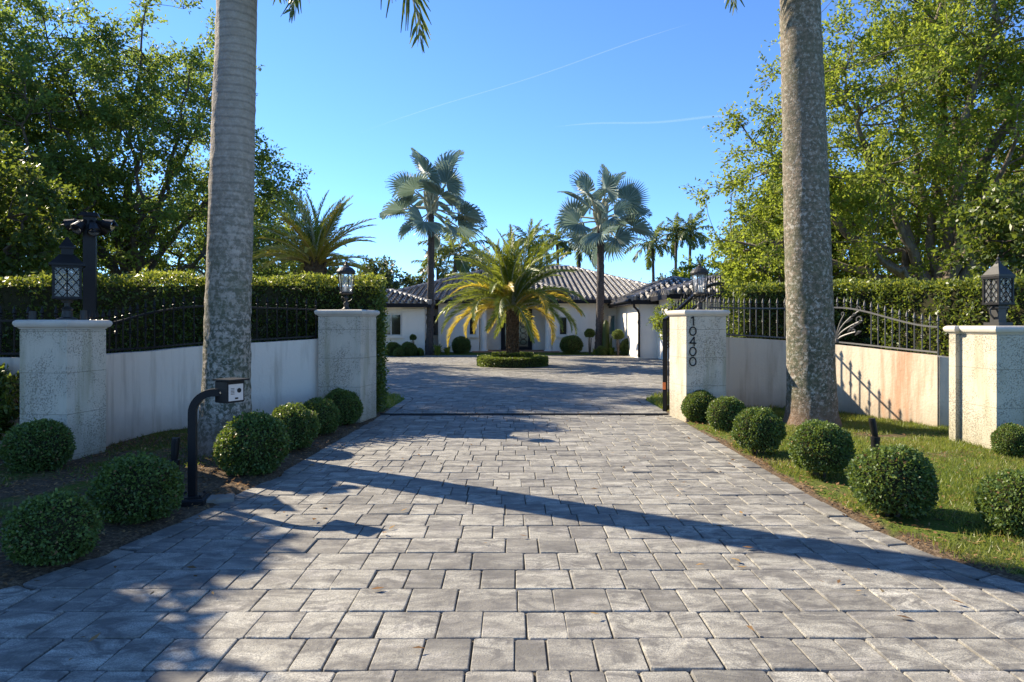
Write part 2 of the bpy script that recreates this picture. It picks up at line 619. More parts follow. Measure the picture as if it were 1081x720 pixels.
# pavers: each stone has a chamfered edge, its own size, height and tint
pv, pf, pm, pr = [], [], [], []


def stone(c4, z, rv, bev=.0035, ch=.009):
    """c4: four corners (ccw)"""
    b = len(pv)
    C = [Vector((p[0], p[1])) for p in c4]
    cen = sum(C, Vector((0, 0))) / 4
    outer, inner = [], []
    for i in range(4):
        p, a, d = C[i], C[i - 1], C[(i + 1) % 4]
        ua, ud = (a - p), (d - p)
        la_, ld = ua.length, ud.length
        c1 = min(ch * random.uniform(.7, 1.5), la_ * .3)
        c2 = min(ch * random.uniform(.7, 1.5), ld * .3)
        outer += [p + ua / max(la_, 1e-6) * c1, p + ud / max(ld, 1e-6) * c2]
    relief = 1.0 if cen.y < 12 else .3          # flattened beyond the gate so shaded chamfers darken the court less
    bev *= relief
    tx, ty = random.gauss(0, .006 * relief), random.gauss(0, .006 * relief)
    for p in outer:
        pv.append((p.x, p.y, z - .016 * relief))
    for p in outer:
        q = p + (cen - p).normalized() * bev * 1.3
        pv.append((q.x, q.y, z + (q.x - cen.x) * tx + (q.y - cen.y) * ty - .002))
    for p in outer:
        q = p + (cen - p).normalized() * bev * 3
        pv.append((q.x, q.y, z + (q.x - cen.x) * tx + (q.y - cen.y) * ty))
    for rg in (0, 8):
        for i in range(8):
            j = (i + 1) % 8
            pf.append((b + rg + i, b + rg + j, b + rg + 8 + j, b + rg + 8 + i))
            pm.append(0)
            pr.append(rv)
    pf.append(tuple(b + 16 + i for i in range(8)))
    pm.append(0)
    pr.append(rv)


PITCH, BW, GAP = .30, .17, .004
y = -5.19
while y < 33.1:
    y1 = y + PITCH
    sl_ = lambda f, q: BW * math.sqrt(1 + min(2.0, abs(f(q + .05) - f(q - .05)) / .1) ** 2) + .004
    a0, a1 = xl(y) + sl_(xl, y), xl(y1) + sl_(xl, y1)
    b0, b1 = xr(y) - sl_(xr, y), xr(y1) - sl_(xr, y1)
    lo, hi = min(a0, a1), max(b0, b1)
    x = lo - random.uniform(0, .3)
    while x < hi:
        w = random.choice([.15, .2, .22, .22, .26, .3, .33])
        x1 = x + w
        j = lambda: random.gauss(0, .0022)
        P = [[x + GAP / 2, y + GAP / 2], [x1 - GAP / 2, y + GAP / 2], [x1 - GAP / 2, y1 - GAP / 2], [x + GAP / 2, y1 - GAP / 2]]
        for k, (lim_lo, lim_hi) in enumerate(((a0, b0), (a0, b0), (a1, b1), (a1, b1))):
            P[k][0] = min(max(P[k][0], lim_lo), lim_hi)
        x = x1
        if max(P[1][0] - P[0][0], P[2][0] - P[3][0]) < .03:
            continue
        P = [(p[0] + j(), p[1] + j()) for p in P]
        stone(P, random.gauss(0, .002), min(1, max(0, random.gauss(.5, .22))))
    b = len(pv)
    pv += [(xl(y), y, -.013), (xr(y), y, -.013), (xr(y1), y1, -.013), (xl(y1), y1, -.013)]
    pf.append((b, b + 1, b + 2, b + 3))
    pm.append(1)
    pr.append(0)
    y = y1
for (YY, XX, sgn) in ((YL, XL, -1), (YR, XR, 1)):        # border course along the curved edge
    yy = np.arange(-5, 33.2, .02)
    xx = np.interp(yy, YY, XX)
    seg = np.hypot(np.diff(xx), np.diff(yy))
    sl = np.concatenate([[0], np.cumsum(seg)])
    s0 = 0
    while s0 < sl[-1] - .4:
        s1 = s0 + random.choice([.3, .36, .42])
        q0, q1 = [np.array([np.interp(t, sl, xx), np.interp(t, sl, yy)]) for t in (s0 + .005, s1 - .005)]
        t_ = (q1 - q0) / np.linalg.norm(q1 - q0)
        n_ = np.array([t_[1], -t_[0]]) * (-sgn)
        c = [q0, q1, q1 + n_ * (BW - .005), q0 + n_ * (BW - .005)]
        if sgn < 0:
            c = [c[0], c[3], c[2], c[1]]
        stone([tuple(p) for p in c], .002 + random.gauss(0, .003), min(1, max(0, random.gauss(.45, .25))))
        s0 = s1
me = bpy.data.meshes.new('driveway')
me.from_pydata(pv, [], pf)
me.materials.append(M['paver'])
me.materials.append(M['joint'])
me.polygons.foreach_set('material_index', pm)
me.attributes.new('rnd', 'FLOAT', 'FACE').data.foreach_set('value', pr)
o = bpy.data.objects.new('driveway', me)
COL.objects.link(o)
tag(o, kind='structure')

# ------------------------------------------------------------------ foliage bodies
def shell_foliage(P, Nn, L, W, out=.55, jitter=.03):
    n = len(P)
    D = unit(Nn * out + rng.normal(size=(n, 3)) * .6)
    P = P - D * (L * .5) + rng.normal(size=(n, 3)) * jitter
    LL = L * rng.uniform(.7, 1.25, n)
    return leaf_quads(P, D, LL, W * LL / L)


def ball_mesh(n, radius, leaf=.034, seed=0):
    g = np.random.default_rng(seed)
    Nn = unit(g.normal(size=(n, 3)))
    ph = g.uniform(0, 6, 9)
    lump = sum(np.sin(Nn @ (g.normal(size=3) * 4.5) + ph[i]) for i in range(5)) * .024
    rr = radius * (1 + lump - np.abs(g.normal(size=n)) * .05 + np.clip(g.normal(size=n), 0, 3) * .014)
    rr = rr * np.where(g.uniform(size=n) < .03, g.uniform(1.02, 1.10, n), 1)
    P = Nn * rr[:, None]
    P[:, 2] *= .93
    low = P[:, 2] < -radius * .72
    P, Nn = P[~low], Nn[~low]
    V, Q = shell_foliage(P, Nn, leaf, leaf * .62, .7, .012)
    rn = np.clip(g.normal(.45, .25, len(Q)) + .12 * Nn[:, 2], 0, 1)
    # dark solid core added under the leaves to block light
    mb = MB()
    prof = []
    for k in range(9):
        a = -math.pi * .42 + (math.pi * .90) * k / 8
        prof.append((max(.01, radius * .86 * math.cos(a)), radius * .80 * math.sin(a)))
    mb.lathe(prof, 20)
    return V, Q, rn, mb


BALLS = [ball_mesh(8500, .42, .040, s) for s in (1, 2, 3)]
_ball_me = []


def ball_shrub(x, y, rad, label, stem=.0, group='clipped boxwood balls along the drive', wide=1.0, name='boxwood_ball', zc=None):
    k = len(_ball_me) % 3 if len(_ball_me) >= 3 else len(_ball_me)
    base = float(gz(np.array(x), np.array(y)))
    t = thing(name, label, 'shrub', (x, y, base), random.uniform(0, 6.28), group)
    s = rad / .42
    zc = rad * .80 + stem if zc is None else zc
    if len(_ball_me) < 3:
        V, Q, rn, mb = BALLS[k]
        o = np_mesh('foliage', V, Q, [M['box'], M['litter']], rn, (rng.uniform(size=len(Q)) < .022).astype(int))
        c = mb.build('shade_core', M['twig'], None, True)
        _ball_me.append((o.data, c.data))
    else:
        o = bpy.data.objects.new('foliage', _ball_me[random.randrange(3)][0])
        COL.objects.link(o)
        c = bpy.data.objects.new('shade_core', _ball_me[0][1])
        COL.objects.link(c)
    sxy = (random.uniform(.95, 1.06), random.uniform(.95, 1.06), random.uniform(.94, 1.04))
    for q in (o, c):
        q.parent = t
        q.location = (0, 0, zc)
        q.scale = (s * wide * sxy[0], s * wide * sxy[1], s * sxy[2])
    st = MB()
    for i in range(5):
        a = i * 1.26 + random.random()
        st.tube([(math.cos(a) * .04, math.sin(a) * .04, -.04), (math.cos(a) * .07, math.sin(a) * .07, zc * .4), (math.cos(a) * rad * .4, math.sin(a) * rad * .4, zc * .8)], [.016, .012, .008], 6)
    st.build('stem', M['bark'], t)
    return t


def px_ball(px, yb, wpx, label, stem=.0, wide=1.0, zg=.035):
    D = (H - zg) * F / (yb - 343)
    ball_shrub(at(px, D + .1), D + .1 + wpx / F * D * .3, wpx / 2 / F * D / wide, label, stem, wide=wide)


px_ball(742, 446, 37, 'clipped boxwood ball at the foot of the gate pillar with the house number')
px_ball(772, 456, 42, 'clipped boxwood ball second from the house number pillar, in front of the beige wall')
px_ball(806, 483, 51, 'clipped boxwood ball on a bare stem just left of the lichen covered palm trunk', .06)
px_ball(875, 509, 64, 'clipped boxwood ball right below the foot of the lichen covered palm', .05)
px_ball(957, 553, 87, 'large clipped boxwood ball beside the sunny lawn, in front of the path light', .03, 1.04)
px_ball(1096, 577, 80, 'clipped boxwood ball cut off by the right photo edge')
px_ball(1079, 489, 40, 'clipped boxwood ball in the shade at the foot of the weathered lawn pillar')
px_ball(357, 450, 43, 'clipped boxwood ball against the front of the white gate pillar without a number')
px_ball(333, 461, 45, 'clipped boxwood ball second from the white gate pillar without a number')
px_ball(303, 477, 56, 'clipped boxwood ball in front of the white wall, third from the unnumbered gate pillar')
px_ball(259, 504, 74, 'sunlit clipped boxwood ball directly beside the intercom post')
px_ball(132, 559, 85, 'shaded boxwood ball just left of the intercom post foot')
px_ball(38, 604, 88, 'large shaded boxwood ball at the left edge of the photo, nearest the camera')
px_ball(27, 505, 62, 'dark boxwood ball at the foot of the pillar under the lattice lantern')


def path_hedge(name, label, path, width, ztop, leaf, n_per_m2, mats, group=None, z0=.02, tipfrac=.12, tip_h=.1):
    """a clipped hedge along a polyline; ztop = list of top heights per path point"""
    P = np.array(path, float)
    seg = np.hypot(*np.diff(P, axis=0).T)
    cum = np.concatenate([[0], np.cumsum(seg)])
    Ltot = cum[-1]

    def pos(s):
        return np.stack([np.interp(s, cum, P[:, 0]), np.interp(s, cum, P[:, 1])], -1)

    def frame(s):
        t = unit(pos(np.minimum(s + .25, Ltot)) - pos(np.maximum(s - .25, 0)))
        return t, np.stack([-t[:, 1], t[:, 0]], -1)

    zt = lambda s: np.interp(s, cum, ztop)
    t = thing(name, label, 'hedge', (0, 0, 0), 0, group)
    Hh = float(np.mean(ztop)) - z0
    areas = {'side+': Ltot * Hh, 'side-': Ltot * Hh * .6, 'top': Ltot * width, 'e0': width * Hh, 'e1': width * Hh}
    PP, NN, TP = [], [], []
    for k, A in areas.items():
        n = int(A * n_per_m2)
        s = rng.uniform(0, Ltot, n)
        u = rng.uniform(0, 1, n)
        if k == 'e0':
            s[:] = 0
        if k == 'e1':
            s[:] = Ltot
        tt, nn = frame(s)
        c = pos(s)
        ztp = zt(s)
        bul = .05 * np.sin(s * 2.1) + .04 * np.sin(s * 5.3 + 1) + .03 * np.sin(s * 11 + u * 9)
        if k.startswith('side'):
            sg = 1 if k == 'side+' else -1
            off = sg * (width / 2 + bul)
            z = z0 + u * (ztp - z0)
            p = np.column_stack([c + nn * off[:, None], z])
            no = np.column_stack([nn * sg, np.full(n, .15)])
            tp = z > ztp - tip_h * 1.2
        elif k == 'top':
            off = (u - .5) * width
            p = np.column_stack([c + nn * off[:, None], ztp + bul * .6 + np.abs(rng.normal(size=n)) * .03])
            no = np.column_stack([nn * 0, np.ones(n)])
            tp = np.ones(n, bool)
        else:
            sg = -1 if k == 'e0' else 1
            off = (rng.uniform(0, 1, n) - .5) * width
            z = z0 + u * (ztp - z0)
            p = np.column_stack([c + nn * off[:, None] + tt * sg * (.03 * rng.normal(size=n))[:, None], z])
            no = np.column_stack([tt * sg, np.full(n, .15)])
            tp = np.zeros(n, bool)
        PP.append(p)
        NN.append(no)
        TP.append(tp)
    p = np.concatenate(PP)
    no = unit(np.concatenate(NN))
    tp = np.concatenate(TP)
    p -= no * np.abs(rng.normal(size=len(p)))[:, None] * .06
    V, Qd = shell_foliage(p, no, leaf, leaf * .5, .5, .02)
    rn = np.clip(rng.normal(.45, .26, len(Qd)), 0, 1)
    mi = ((rng.uniform(size=len(Qd)) < np.where(tp, .5, tipfrac * .2))).astype(int)  # half the top leaves paler: sun highlight put into leaf colour
    np_mesh('foliage', V, Qd, mats, rn, mi, t)
    # added dark box inside the hedge, stops light passing through
    mb = MB()
    ss = np.linspace(.12, Ltot - .12, max(6, int(Ltot / .4)))
    tt, nn = frame(ss)
    c = pos(ss)
    w = width / 2 - .12
    vs, fs = [], []
    for i in range(len(ss)):
        a, b = c[i] + nn[i] * w, c[i] - nn[i] * w
        z1 = float(zt(ss[i])) - .13
        vs += [(a[0], a[1], z0 + .05), (b[0], b[1], z0 + .05), (b[0], b[1], z1), (a[0], a[1], z1)]
    for i in range(len(ss) - 1):
        for k in range(4):
            k2 = (k + 1) % 4
            fs.append((i * 4 + k, i * 4 + k2, i * 4 + 4 + k2, i * 4 + 4 + k))
    fs += [(3, 2, 1, 0), tuple((len(ss) - 1) * 4 + k for k in range(4))]
    mb.add(vs, fs)
    mb.build('shade_core', M['twig'], t)
    for q in np.arange(.3, Ltot - .2, .55):
        cc = pos(np.array([q]))[0]
        st = MB()
        st.tube([(cc[0], cc[1], float(gz(cc[0], cc[1])) - .05), (cc[0] + .03, cc[1], .7)], [.03, .02], 6)
        st.build('stem', M['bark'], t)
    return t


path_hedge('hedge', 'tall clipped green hedge behind the white wall, ending at the gate opening',
           [(-10.5, 8.7), (-7.4, 8.75), (-6.3, 9.0), (-5.6, 9.7), (-5.1, 10.5), (-4.4, 11.1), (-3.4, 11.55), (-2.25, 11.7)][::-1], .9,
           [2.28, 2.28, 2.27, 2.24, 2.17, 2.13, 2.1, 2.1], .062, 1500, [M['hedge'], M['hedgetip']])
path_hedge('hedge', 'tall clipped hedge behind the rust stained wall and the scroll topped iron fence',
           [(4.1, 12.55), (4.9, 12.6), (5.9, 12.3), (6.6, 11.5), (6.95, 10.4), (7.3, 9.6), (8.2, 9.25), (11.5, 9.1)][::-1], .9,
           [2.13, 2.13, 2.15, 2.17, 2.2, 2.24, 2.24, 2.22], .062, 1500, [M['hedge'], M['hedgetip']])


# ------------------------------------------------------------------ trees
def curve_pts(a, b, ctrl, n):
    t = np.linspace(0, 1, n)[:, None]
    return (1 - t) ** 2 * a + 2 * t * (1 - t) * ctrl + t ** 2 * b


def tree(name, label, base, fork, trunk_r, lobes, n_t, n_limb, leafm, barkm, leaf=.11, twigs=5, lpt=20, twl=.55,
         group=None, lean=(0, 0), seed=0, cat='tree', gap=.25, limb_r=.45):
    g = np.random.default_rng(seed)
    bz = float(gz(np.array(base[0]), np.array(base[1])))
    t = thing(name, label, cat, (base[0], base[1], bz), 0, group)
    lob = np.array(lobes, float)
    vol = lob[:, 3] * lob[:, 4] * lob[:, 5]
    T = []
    ph = g.uniform(0, 6, 6)
    kk = g.normal(size=(6, 3)) * 1.3
    while len(T) < n_t:
        L = lob[g.choice(len(lob), p=vol / vol.sum())]
        d = unit(g.normal(size=3))
        p = L[:3] + d * L[3:] * g.uniform() ** .36
        nz = np.mean([math.sin(p @ kk[i] + ph[i]) for i in range(6)])
        if nz < -gap + g.normal() * .08 and g.uniform() < .85:
            continue
        T.append(p)
    T = np.array(T)
    fk = np.array([lean[0], lean[1], fork])
    # limb ends by farthest point sampling
    ends = [int(np.argmax(np.linalg.norm(T - fk, axis=1)))]
    dmin = np.linalg.norm(T - T[ends[0]], axis=1)
    for _ in range(n_limb - 1):
        e = int(np.argmax(dmin))
        ends.append(e)
        dmin = np.minimum(dmin, np.linalg.norm(T - T[e], axis=1))
    mb = MB()
    tp = curve_pts(np.array([0, 0, -.1]), fk, np.array([0, 0, fork * .6]) + np.append(g.normal(size=2) * .1, 0), 8)
    mb.tube(tp, np.linspace(trunk_r * 1.25, trunk_r, 8), 12, cap=True)
    S_, rad_ = [], []
    for e in ends:
        E = T[e]
        ctrl = fk + (E - fk) * .45 + np.array([0, 0, np.linalg.norm(E - fk) * .12]) + g.normal(size=3) * .35
        pts = curve_pts(fk - np.array([0, 0, .15]), E, ctrl, 14)
        pts[2:-1] += g.normal(size=(11, 3)) * .09
        rr = np.linspace(trunk_r * limb_r, .018, 14)
        mb.tube(pts, rr, 7, cap=False)
        S_.append(pts[3:])
        rad_.append(rr[3:])
    Sp = np.concatenate(S_)
    Sr = np.concatenate(rad_)
    for i, p in enumerate(T):
        if i in ends:
            continue
        d = np.linalg.norm(Sp - p, axis=1) + 1.2 * np.maximum(0, Sp[:, 2] - p[2])
        k = int(np.argmin(d))
        q = Sp[k]
        ctrl = (p + q) / 2 + g.normal(size=3) * .15 * np.linalg.norm(p - q) + np.array([0, 0, .08])
        r0 = min(Sr[k] * .6, .035)
        mb.tube(curve_pts(q, p, ctrl, 5), np.linspace(r0, .007, 5), 4, cap=False)
    LP, LD = [], []
    cen = lob[:, :3].mean(0)
    for p in T:
        outd = unit(p - cen)
        for _ in range(twigs):
            d = unit(outd * .5 + g.normal(size=3) * .8 + np.array([0, 0, .12]))
            ln = twl * g.uniform(.5, 1.2)
            e = p + d * ln
            mb.tube([p, (p + e) / 2 + g.normal(size=3) * .04, e], [.006, .005, .003], 3, cap=False)
            n = int(lpt * g.uniform(.6, 1.3))
            u = g.uniform(.15, 1.0, n)
            LP.append(p + d * ln * u[:, None] + g.normal(size=(n, 3)) * .05 * twl / .55)
            LD.append(unit(d * .6 + g.normal(size=(n, 3)) * .7 - np.array([0, 0, .15])))
    LP, LD = np.concatenate(LP), np.concatenate(LD)
    V, Qd = leaf_quads(LP, LD, leaf * g.uniform(.6, 1.25, len(LP)), leaf * .5 * g.uniform(.7, 1.2, len(LP)))
    np_mesh('crown', V, Qd, leafm, np.clip(g.normal(.45, .25, len(Qd)), 0, 1), None, t)
    mb.build('trunk', barkm, t, True)
    return t


# left woodland
tree('oak_tree', 'tall dark spreading tree behind the hedge, its boughs reaching behind the smooth grey palm trunk',
     (-12.6, 22.2), 2.6, .34, [(0, 0, 7.2, 4.6, 3.6, 3.6), (3.2, -.6, 5.2, 2.5, 2.4, 2.5), (-3, -.8, 8, 3.2, 3, 4.2), (1.2, 0, 9.8, 2.6, 2.6, 2.2), (-1.5, -1, 4.2, 4, 2.6, 1.7)],
     440, 20, M['oak_d'], M['bark'], .14, 7, 28, .9, seed=3, gap=.3, limb_r=.34)
tree('oak_tree', 'dense dark tree at the far left behind the floodlight post',
     (-14.9, 19.2), 2.2, .26, [(0, 0, 4.6, 3.3, 3, 2.6), (-1, 0, 7.5, 3, 3, 2.8), (1.2, -.3, 6.4, 2.2, 2, 2.2)],
     270, 14, M['oak_d'], M['bark'], .14, 7, 28, .75, seed=5, gap=.4, limb_r=.35)
tree('broadleaf_tree', 'leafy green small tree at the left photo edge above the hedge',
     (-8.75, 11.1), 1.6, .1, [(0, 0, 3.2, 1.1, 1.1, 1.35)], 110, 7, M['hedge'], M['bark'], .11, 5, 26, .35, seed=8)
tree('oak_tree', 'dark tree standing behind the yellow fronded palm, low above the hedge',
     (-12.5, 27), 2.4, .25, [(0, 0, 4.2, 4.5, 3.5, 2.8), (3, 0, 3.2, 2.6, 2.5, 2)],
     220, 14, M['oak_d'], M['bark'], .15, 6, 22, .8, seed=9, gap=.4)
# casts the broad shade over the near left corner (outside the frame)
tree('broadleaf_tree', 'dense tree beside the drive whose shade covers the near left pavers',
     (-8.5, 6.6), 2.0, .16, [(0, .3, 3.9, 1.35, 1.5, 1.25), (.5, -2.2, 4.0, 1.3, 1.5, 1.2), (-1.6, -.6, 4, 1.5, 1.6, 1.3), (-.5, 1.8, 4.0, 1.3, 1.3, 1.2), (1.3, -1.0, 4.0, 1.1, 1.15, 1.1), (.9, -3.4, 4.0, 1.2, 1.3, 1.1)], 480, 11, M['oak_d'], M['bark'], .18, 6, 30, .4, seed=12)
tree('leafy_bush', 'dark leafy bush filling the corner beyond the lattice lantern pillar', (-5.85, 7.35), .25, .03,
     [(0, 0, .55, .42, .3, .45), (-.6, .05, .6, .5, .3, .45)], 90, 6, M['hedge'], M['bark'], .07, 5, 26, .18, seed=77, cat='shrub')
# right woodland
tree('oak_tree', 'large sunlit yellow green tree with thick crooked limbs behind the lichen covered palm',
     (10.3, 16.2), 1.9, .36, [(0, 0, 5.6, 5, 3.2, 2.9), (2.4, 0, 8.6, 4.2, 3.2, 3.2), (-1.2, .2, 7.9, 2.7, 2.4, 2.0), (-3.1, .6, 4.4, 2.3, 2.4, 2.0), (4, -.5, 4.2, 3, 2.6, 2.2), (1.8, 0, 11, 3, 2.6, 1.6)],
     700, 22, M['oak_y'], M['bark_l'], .108, 7, 32, .75, seed=21, gap=.32, limb_r=.38, lean=(.1, 0))
tree('broadleaf_tree', 'lower sunlit bushy tree above the numbered gate pillar, left of the lichen covered palm',
     (8.05, 19.6), 1.4, .16, [(0, 0, 3.3, 2.0, 2, 2.2), (.4, 0, 4.9, 1.7, 1.7, 1.4), (-1.0, 0, 2.9, 1.2, 1.3, 1.1)],
     280, 12, M['oak_y'], M['bark_l'], .13, 6, 28, .55, seed=22, gap=.5)
tree('broadleaf_tree', 'dark green leafy tree at the right photo edge behind the square lantern',
     (8.6, 10.6), 1.3, .1, [(0, 0, 2.9, 1.35, 1.2, 1.2), (.3, 0, 3.5, .9, .9, .7)], 130, 8, M['hedge'], M['bark'], .11, 5, 26, .38, seed=25)
tree('oak_tree', 'yellow green tree filling the gap far behind the right hand hedge',
     (14.5, 22), 2, .25, [(0, 0, 4.6, 4.5, 3.2, 3.4), (-4, 0, 3.2, 3.2, 2.4, 2.2)], 260, 14, M['oak_y'], M['bark_l'], .15, 6, 22, .8, seed=27, gap=.4)
# far trees behind the house
FAR = [(-15.5, 47, 4.2, 3.2, 'dark rounded tree beyond the left roof end, next to the yellow fronded palm'),
       (-9.6, 52, 4.0, 2.7, 'greyish green tree behind the left wing roof, left of the left silver palm trunk'),
       (-6.0, 60, 3.6, 2.8, 'green tree just behind the left silver palm trunk, above the roof'),
       (-2.0, 64, 3.2, 2.6, 'low green tree behind the roof, hidden by the date palm crown'),
       (13.2, 62, 3.6, 3.4, 'small dark tree at the roof end under the tall thin palms'),
       (17.5, 60, 4.6, 3.4, 'rounded bright tree under the right pair of thin palms')]
for i, (x, yy, h, r, lab) in enumerate(FAR):
    tree('far_tree', lab, (x, yy), 1.6, .2, [(0, 0, h, r, r, h * .55), (r * .4, 0, h * .8, r * .7, r * .7, h * .4)],
         90, 8, M['oak_y'] if i == 5 else M['far'], M['bark'], .3, 5, 22, .9, seed=40 + i, group='trees beyond the house')


# ------------------------------------------------------------------ palms
def pinnate_mesh(name, L, e0, e1, nl, leafl, w, mats, p=1.0, v_ang=25, droop=.35, sweep=50, seed=0, r0=.03, bare=.12, rbias=0.0, plumose=0.0):
    """a feather frond in the xz plane: stem tube plus leaflets"""
    g = random.Random(seed)
    n = 24
    pts = [Vector((0, 0, 0))]
    for i in range(n):
        t = (i + .5) / n
        a = R(e0 + (e1 - e0) * t ** p)
        pts.append(pts[-1] + Vector((math.cos(a), 0, math.sin(a))) * (L / n))
    mb = MB()
    mb.tube(pts, [r0 * (1 - .85 * i / n) for i in range(n + 1)], 5, 1)
    for i in range(nl):
        t = bare + (1 - bare) * (i + g.random() * .6) / nl
        k = min(n - 1, int(t * n))
        fr = t * n - k
        P = pts[k].lerp(pts[k + 1], fr)
        T = (pts[k + 1] - pts[k]).normalized()
        Nn = Vector((-T.z, 0, T.x))
        prof = math.sin(math.pi * min(1, (.12 + .88 * (t - bare) / (1 - bare)) ** .75)) * .75 + .25
        if t > .93:
            prof *= .8
        for sg in (-1, 1):
            va = R(v_ang + g.gauss(0, 8 + 40 * plumose))
            sw = R(sweep + g.gauss(0, 6) - 18 * t)
            D = (T * math.cos(sw) + (Vector((0, sg, 0)) * math.cos(va) + Nn * math.sin(va)) * math.sin(sw)).normalized()
            ll = leafl * prof * g.uniform(.85, 1.1)
            W = T.cross(D)
            W = D.cross(W).normalized() * w * .5 if W.length > .1 else Vector((0, 0, 1)) * w * .5
            m1 = P + D * ll * .5 + Vector((0, 0, -droop * ll * .16))
            m2 = P + D * ll * .97 + Vector((0, 0, -droop * ll * .7))
            rv = min(1, max(0, g.gauss(.4, .22) + rbias))
            mb.add([P - W * .6, P + W * .6, m1 + W, m1 - W, m2 + W * .25, m2 - W * .25], [(0, 1, 2, 3), (3, 2, 4, 5)], 0, rv)
    o = mb.build(name, mats)
    me_ = o.data
    bpy.data.objects.remove(o)
    return me_


def add_frond(me_, parent, loc, rz, tilt=0.0, roll=0.0, scale=1.0, name='frond'):
    o = bpy.data.objects.new(name, me_)
    COL.objects.link(o)
    o.parent = parent
    o.location = loc
    o.rotation_euler = (roll, tilt, rz)
    o.scale = (scale,) * 3
    return o


def tapered_trunk(prof, lean, n=40, rows=70, bumpy=.004, seed=0):
    """prof: list (z, r); returns MB"""
    g = np.random.default_rng(seed)
    zs = np.linspace(prof[0][0], prof[-1][0], rows)
    rr = np.interp(zs, [p[0] for p in prof], [p[1] for p in prof])
    h = prof[-1][0]
    mb = MB()
    vs, fs = [], []
    for i, z in enumerate(zs):
        c = lean(z / h)
        for k in range(n):
            th = 2 * math.pi * k / n
            r = rr[i] * (1 + .012 * math.sin(3 * th + z) + .01 * math.sin(5 * th - 2 * z)) + g.normal() * bumpy
            vs.append((c[0] + r * math.cos(th), c[1] + r * math.sin(th), z))
    for i in range(rows - 1):
        for k in range(n):
            k2 = (k + 1) % n
            fs.append((i * n + k, i * n + k2, (i + 1) * n + k2, (i + 1) * n + k))
    fs.append(tuple((rows - 1) * n + k for k in range(n)))
    mb.add(vs, fs, 0, .5)
    return mb


ROY = [pinnate_mesh('frond', 3.3, e0, e1, 62, .62, .045, [M['royalf'], M['stalk']], 1.1, 10, .8, 60, s, .035, .1, 0, .6)
       for s, (e0, e1) in enumerate([(78, 15), (62, -25), (45, -60), (22, -78), (5, -85), (-22, -89)])]


def royal_palm(label, x, y, prof, lean, barkm, crown_z, spec, seed):
    g = random.Random(seed)
    t = thing('royal_palm', label, 'palm tree', (x, y, float(gz(np.array(x), np.array(y)))))
    tapered_trunk(prof, lean, seed=seed).build('trunk', barkm, t, True)
    c = lean(1.0)
    h = prof[-1][0]
    mb = MB()
    mb.lathe([(prof[-1][1] * .98, h - .02), (prof[-1][1] * .95, h + .15), (.19, h + .9), (.12, h + 1.5), (.05, h + 1.6)], 20, (c[0], c[1], 0))
    mb.build('crownshaft', M['shaft'], t, True)
    for (k, az, sc, tilt) in spec:
        add_frond(ROY[k], t, (c[0], c[1], h + 1.35), R(az), R(tilt), g.uniform(-.25, .25), sc)
    return t


# azimuth: 0 = +X (right), 90 = away from the camera
SPEC = [(0, a, 1.0, 0) for a in (20, 140, 260)] + [(1, a, 1.0, 0) for a in (60, 175, 235, 305)] + \
       [(2, a, 1.0, 0) for a in (100, 160, 210, 285, 340)]
xa, ya = -3.33, 7.75
royal_palm('thick smooth grey palm trunk with drooping frond tips, behind the intercom post', xa, ya,
           [(-.1, .42), (.05, .37), (.14, .33), (.35, .285), (.8, .262), (1.6, .248), (3, .242), (4.2, .23), (5.3, .218), (5.5, .21)],
           lambda t: (.16 * t, 0), M['royal_a'], 5.5,
           SPEC + [(3, -12, .98, 0), (5, 6, .66, 18), (5, 75, .5, 4), (4, 20, .95, 0)], 4)
xb, yb = 4.33, 9.65
royal_palm('thick lichen covered palm trunk on the right hand lawn, in front of the beige wall', xb, yb,
           [(-.1, .43), (.06, .385), (.15, .355), (.5, .33), (1.6, .318), (3, .308), (4.4, .292), (6, .272), (6.6, .26)],
           lambda t: (-.19 * t, 0), M['royal_b'], 6.6,
           SPEC + [(3, 195, .92, 0), (3, 160, .9, 0), (5, 186, .72, 10)], 6)


# fan palms
def fan_mesh(seed, rad=1.5, pet=1.5, spread=265, droop=.25):
    g = random.Random(seed)
    mb = MB()
    # petiole runs along +x
    pp = [Vector((0, 0, 0)), Vector((pet * .5, 0, .06)), Vector((pet, 0, .02))]
    mb.tube(pp, [.06, .045, .03], 6, 1)
    hub = Vector((pet, 0, .02))
    n = 44
    for i in range(n):
        a = R(-spread / 2 + spread * (i + .5) / n)
        da = R(spread / n) * .5
        fold = .05 * (1 if i % 2 else -1)
        L = rad * (1 - .16 * abs(a) / math.pi) * g.uniform(.92, 1.04)
        join = .58
        cup = .30

        def pt(ang, r, zo=0.0):
            z = cup * r * abs(math.sin(ang)) ** 1.2 - droop * (r / rad) ** 3 * rad * .5 + zo
            return hub + Vector((r * math.cos(ang), r * math.sin(ang), z))

        a0, a1 = a - da, a + da
        b0, b1 = pt(a0, .05), pt(a1, .05)
        m0, m1 = pt(a0, L * join, fold), pt(a1, L * join, -fold)
        k0, k1 = pt(a - da * .5, L * .8, fold * .5), pt(a + da * .5, L * .8, -fold * .5)
        tip = pt(a, L, -.06 - .1 * g.random())
        tip2 = pt(a + da * .1, L, -.06)
        mb.add([b0, b1, m1, m0, k1, k0, tip2, tip], [(0, 1, 2, 3), (3, 2, 4, 5), (5, 4, 6, 7)], 0, min(1, max(0, g.gauss(.5, .22))))
    o = mb.build('frond', [M['bis'], M['stalk']])
    me_ = o.data
    bpy.data.objects.remove(o)
    return me_


FAN = [fan_mesh(s, 1.28, 1.6, 262, d) for s, d in ((1, .2), (2, .35), (3, .3))]


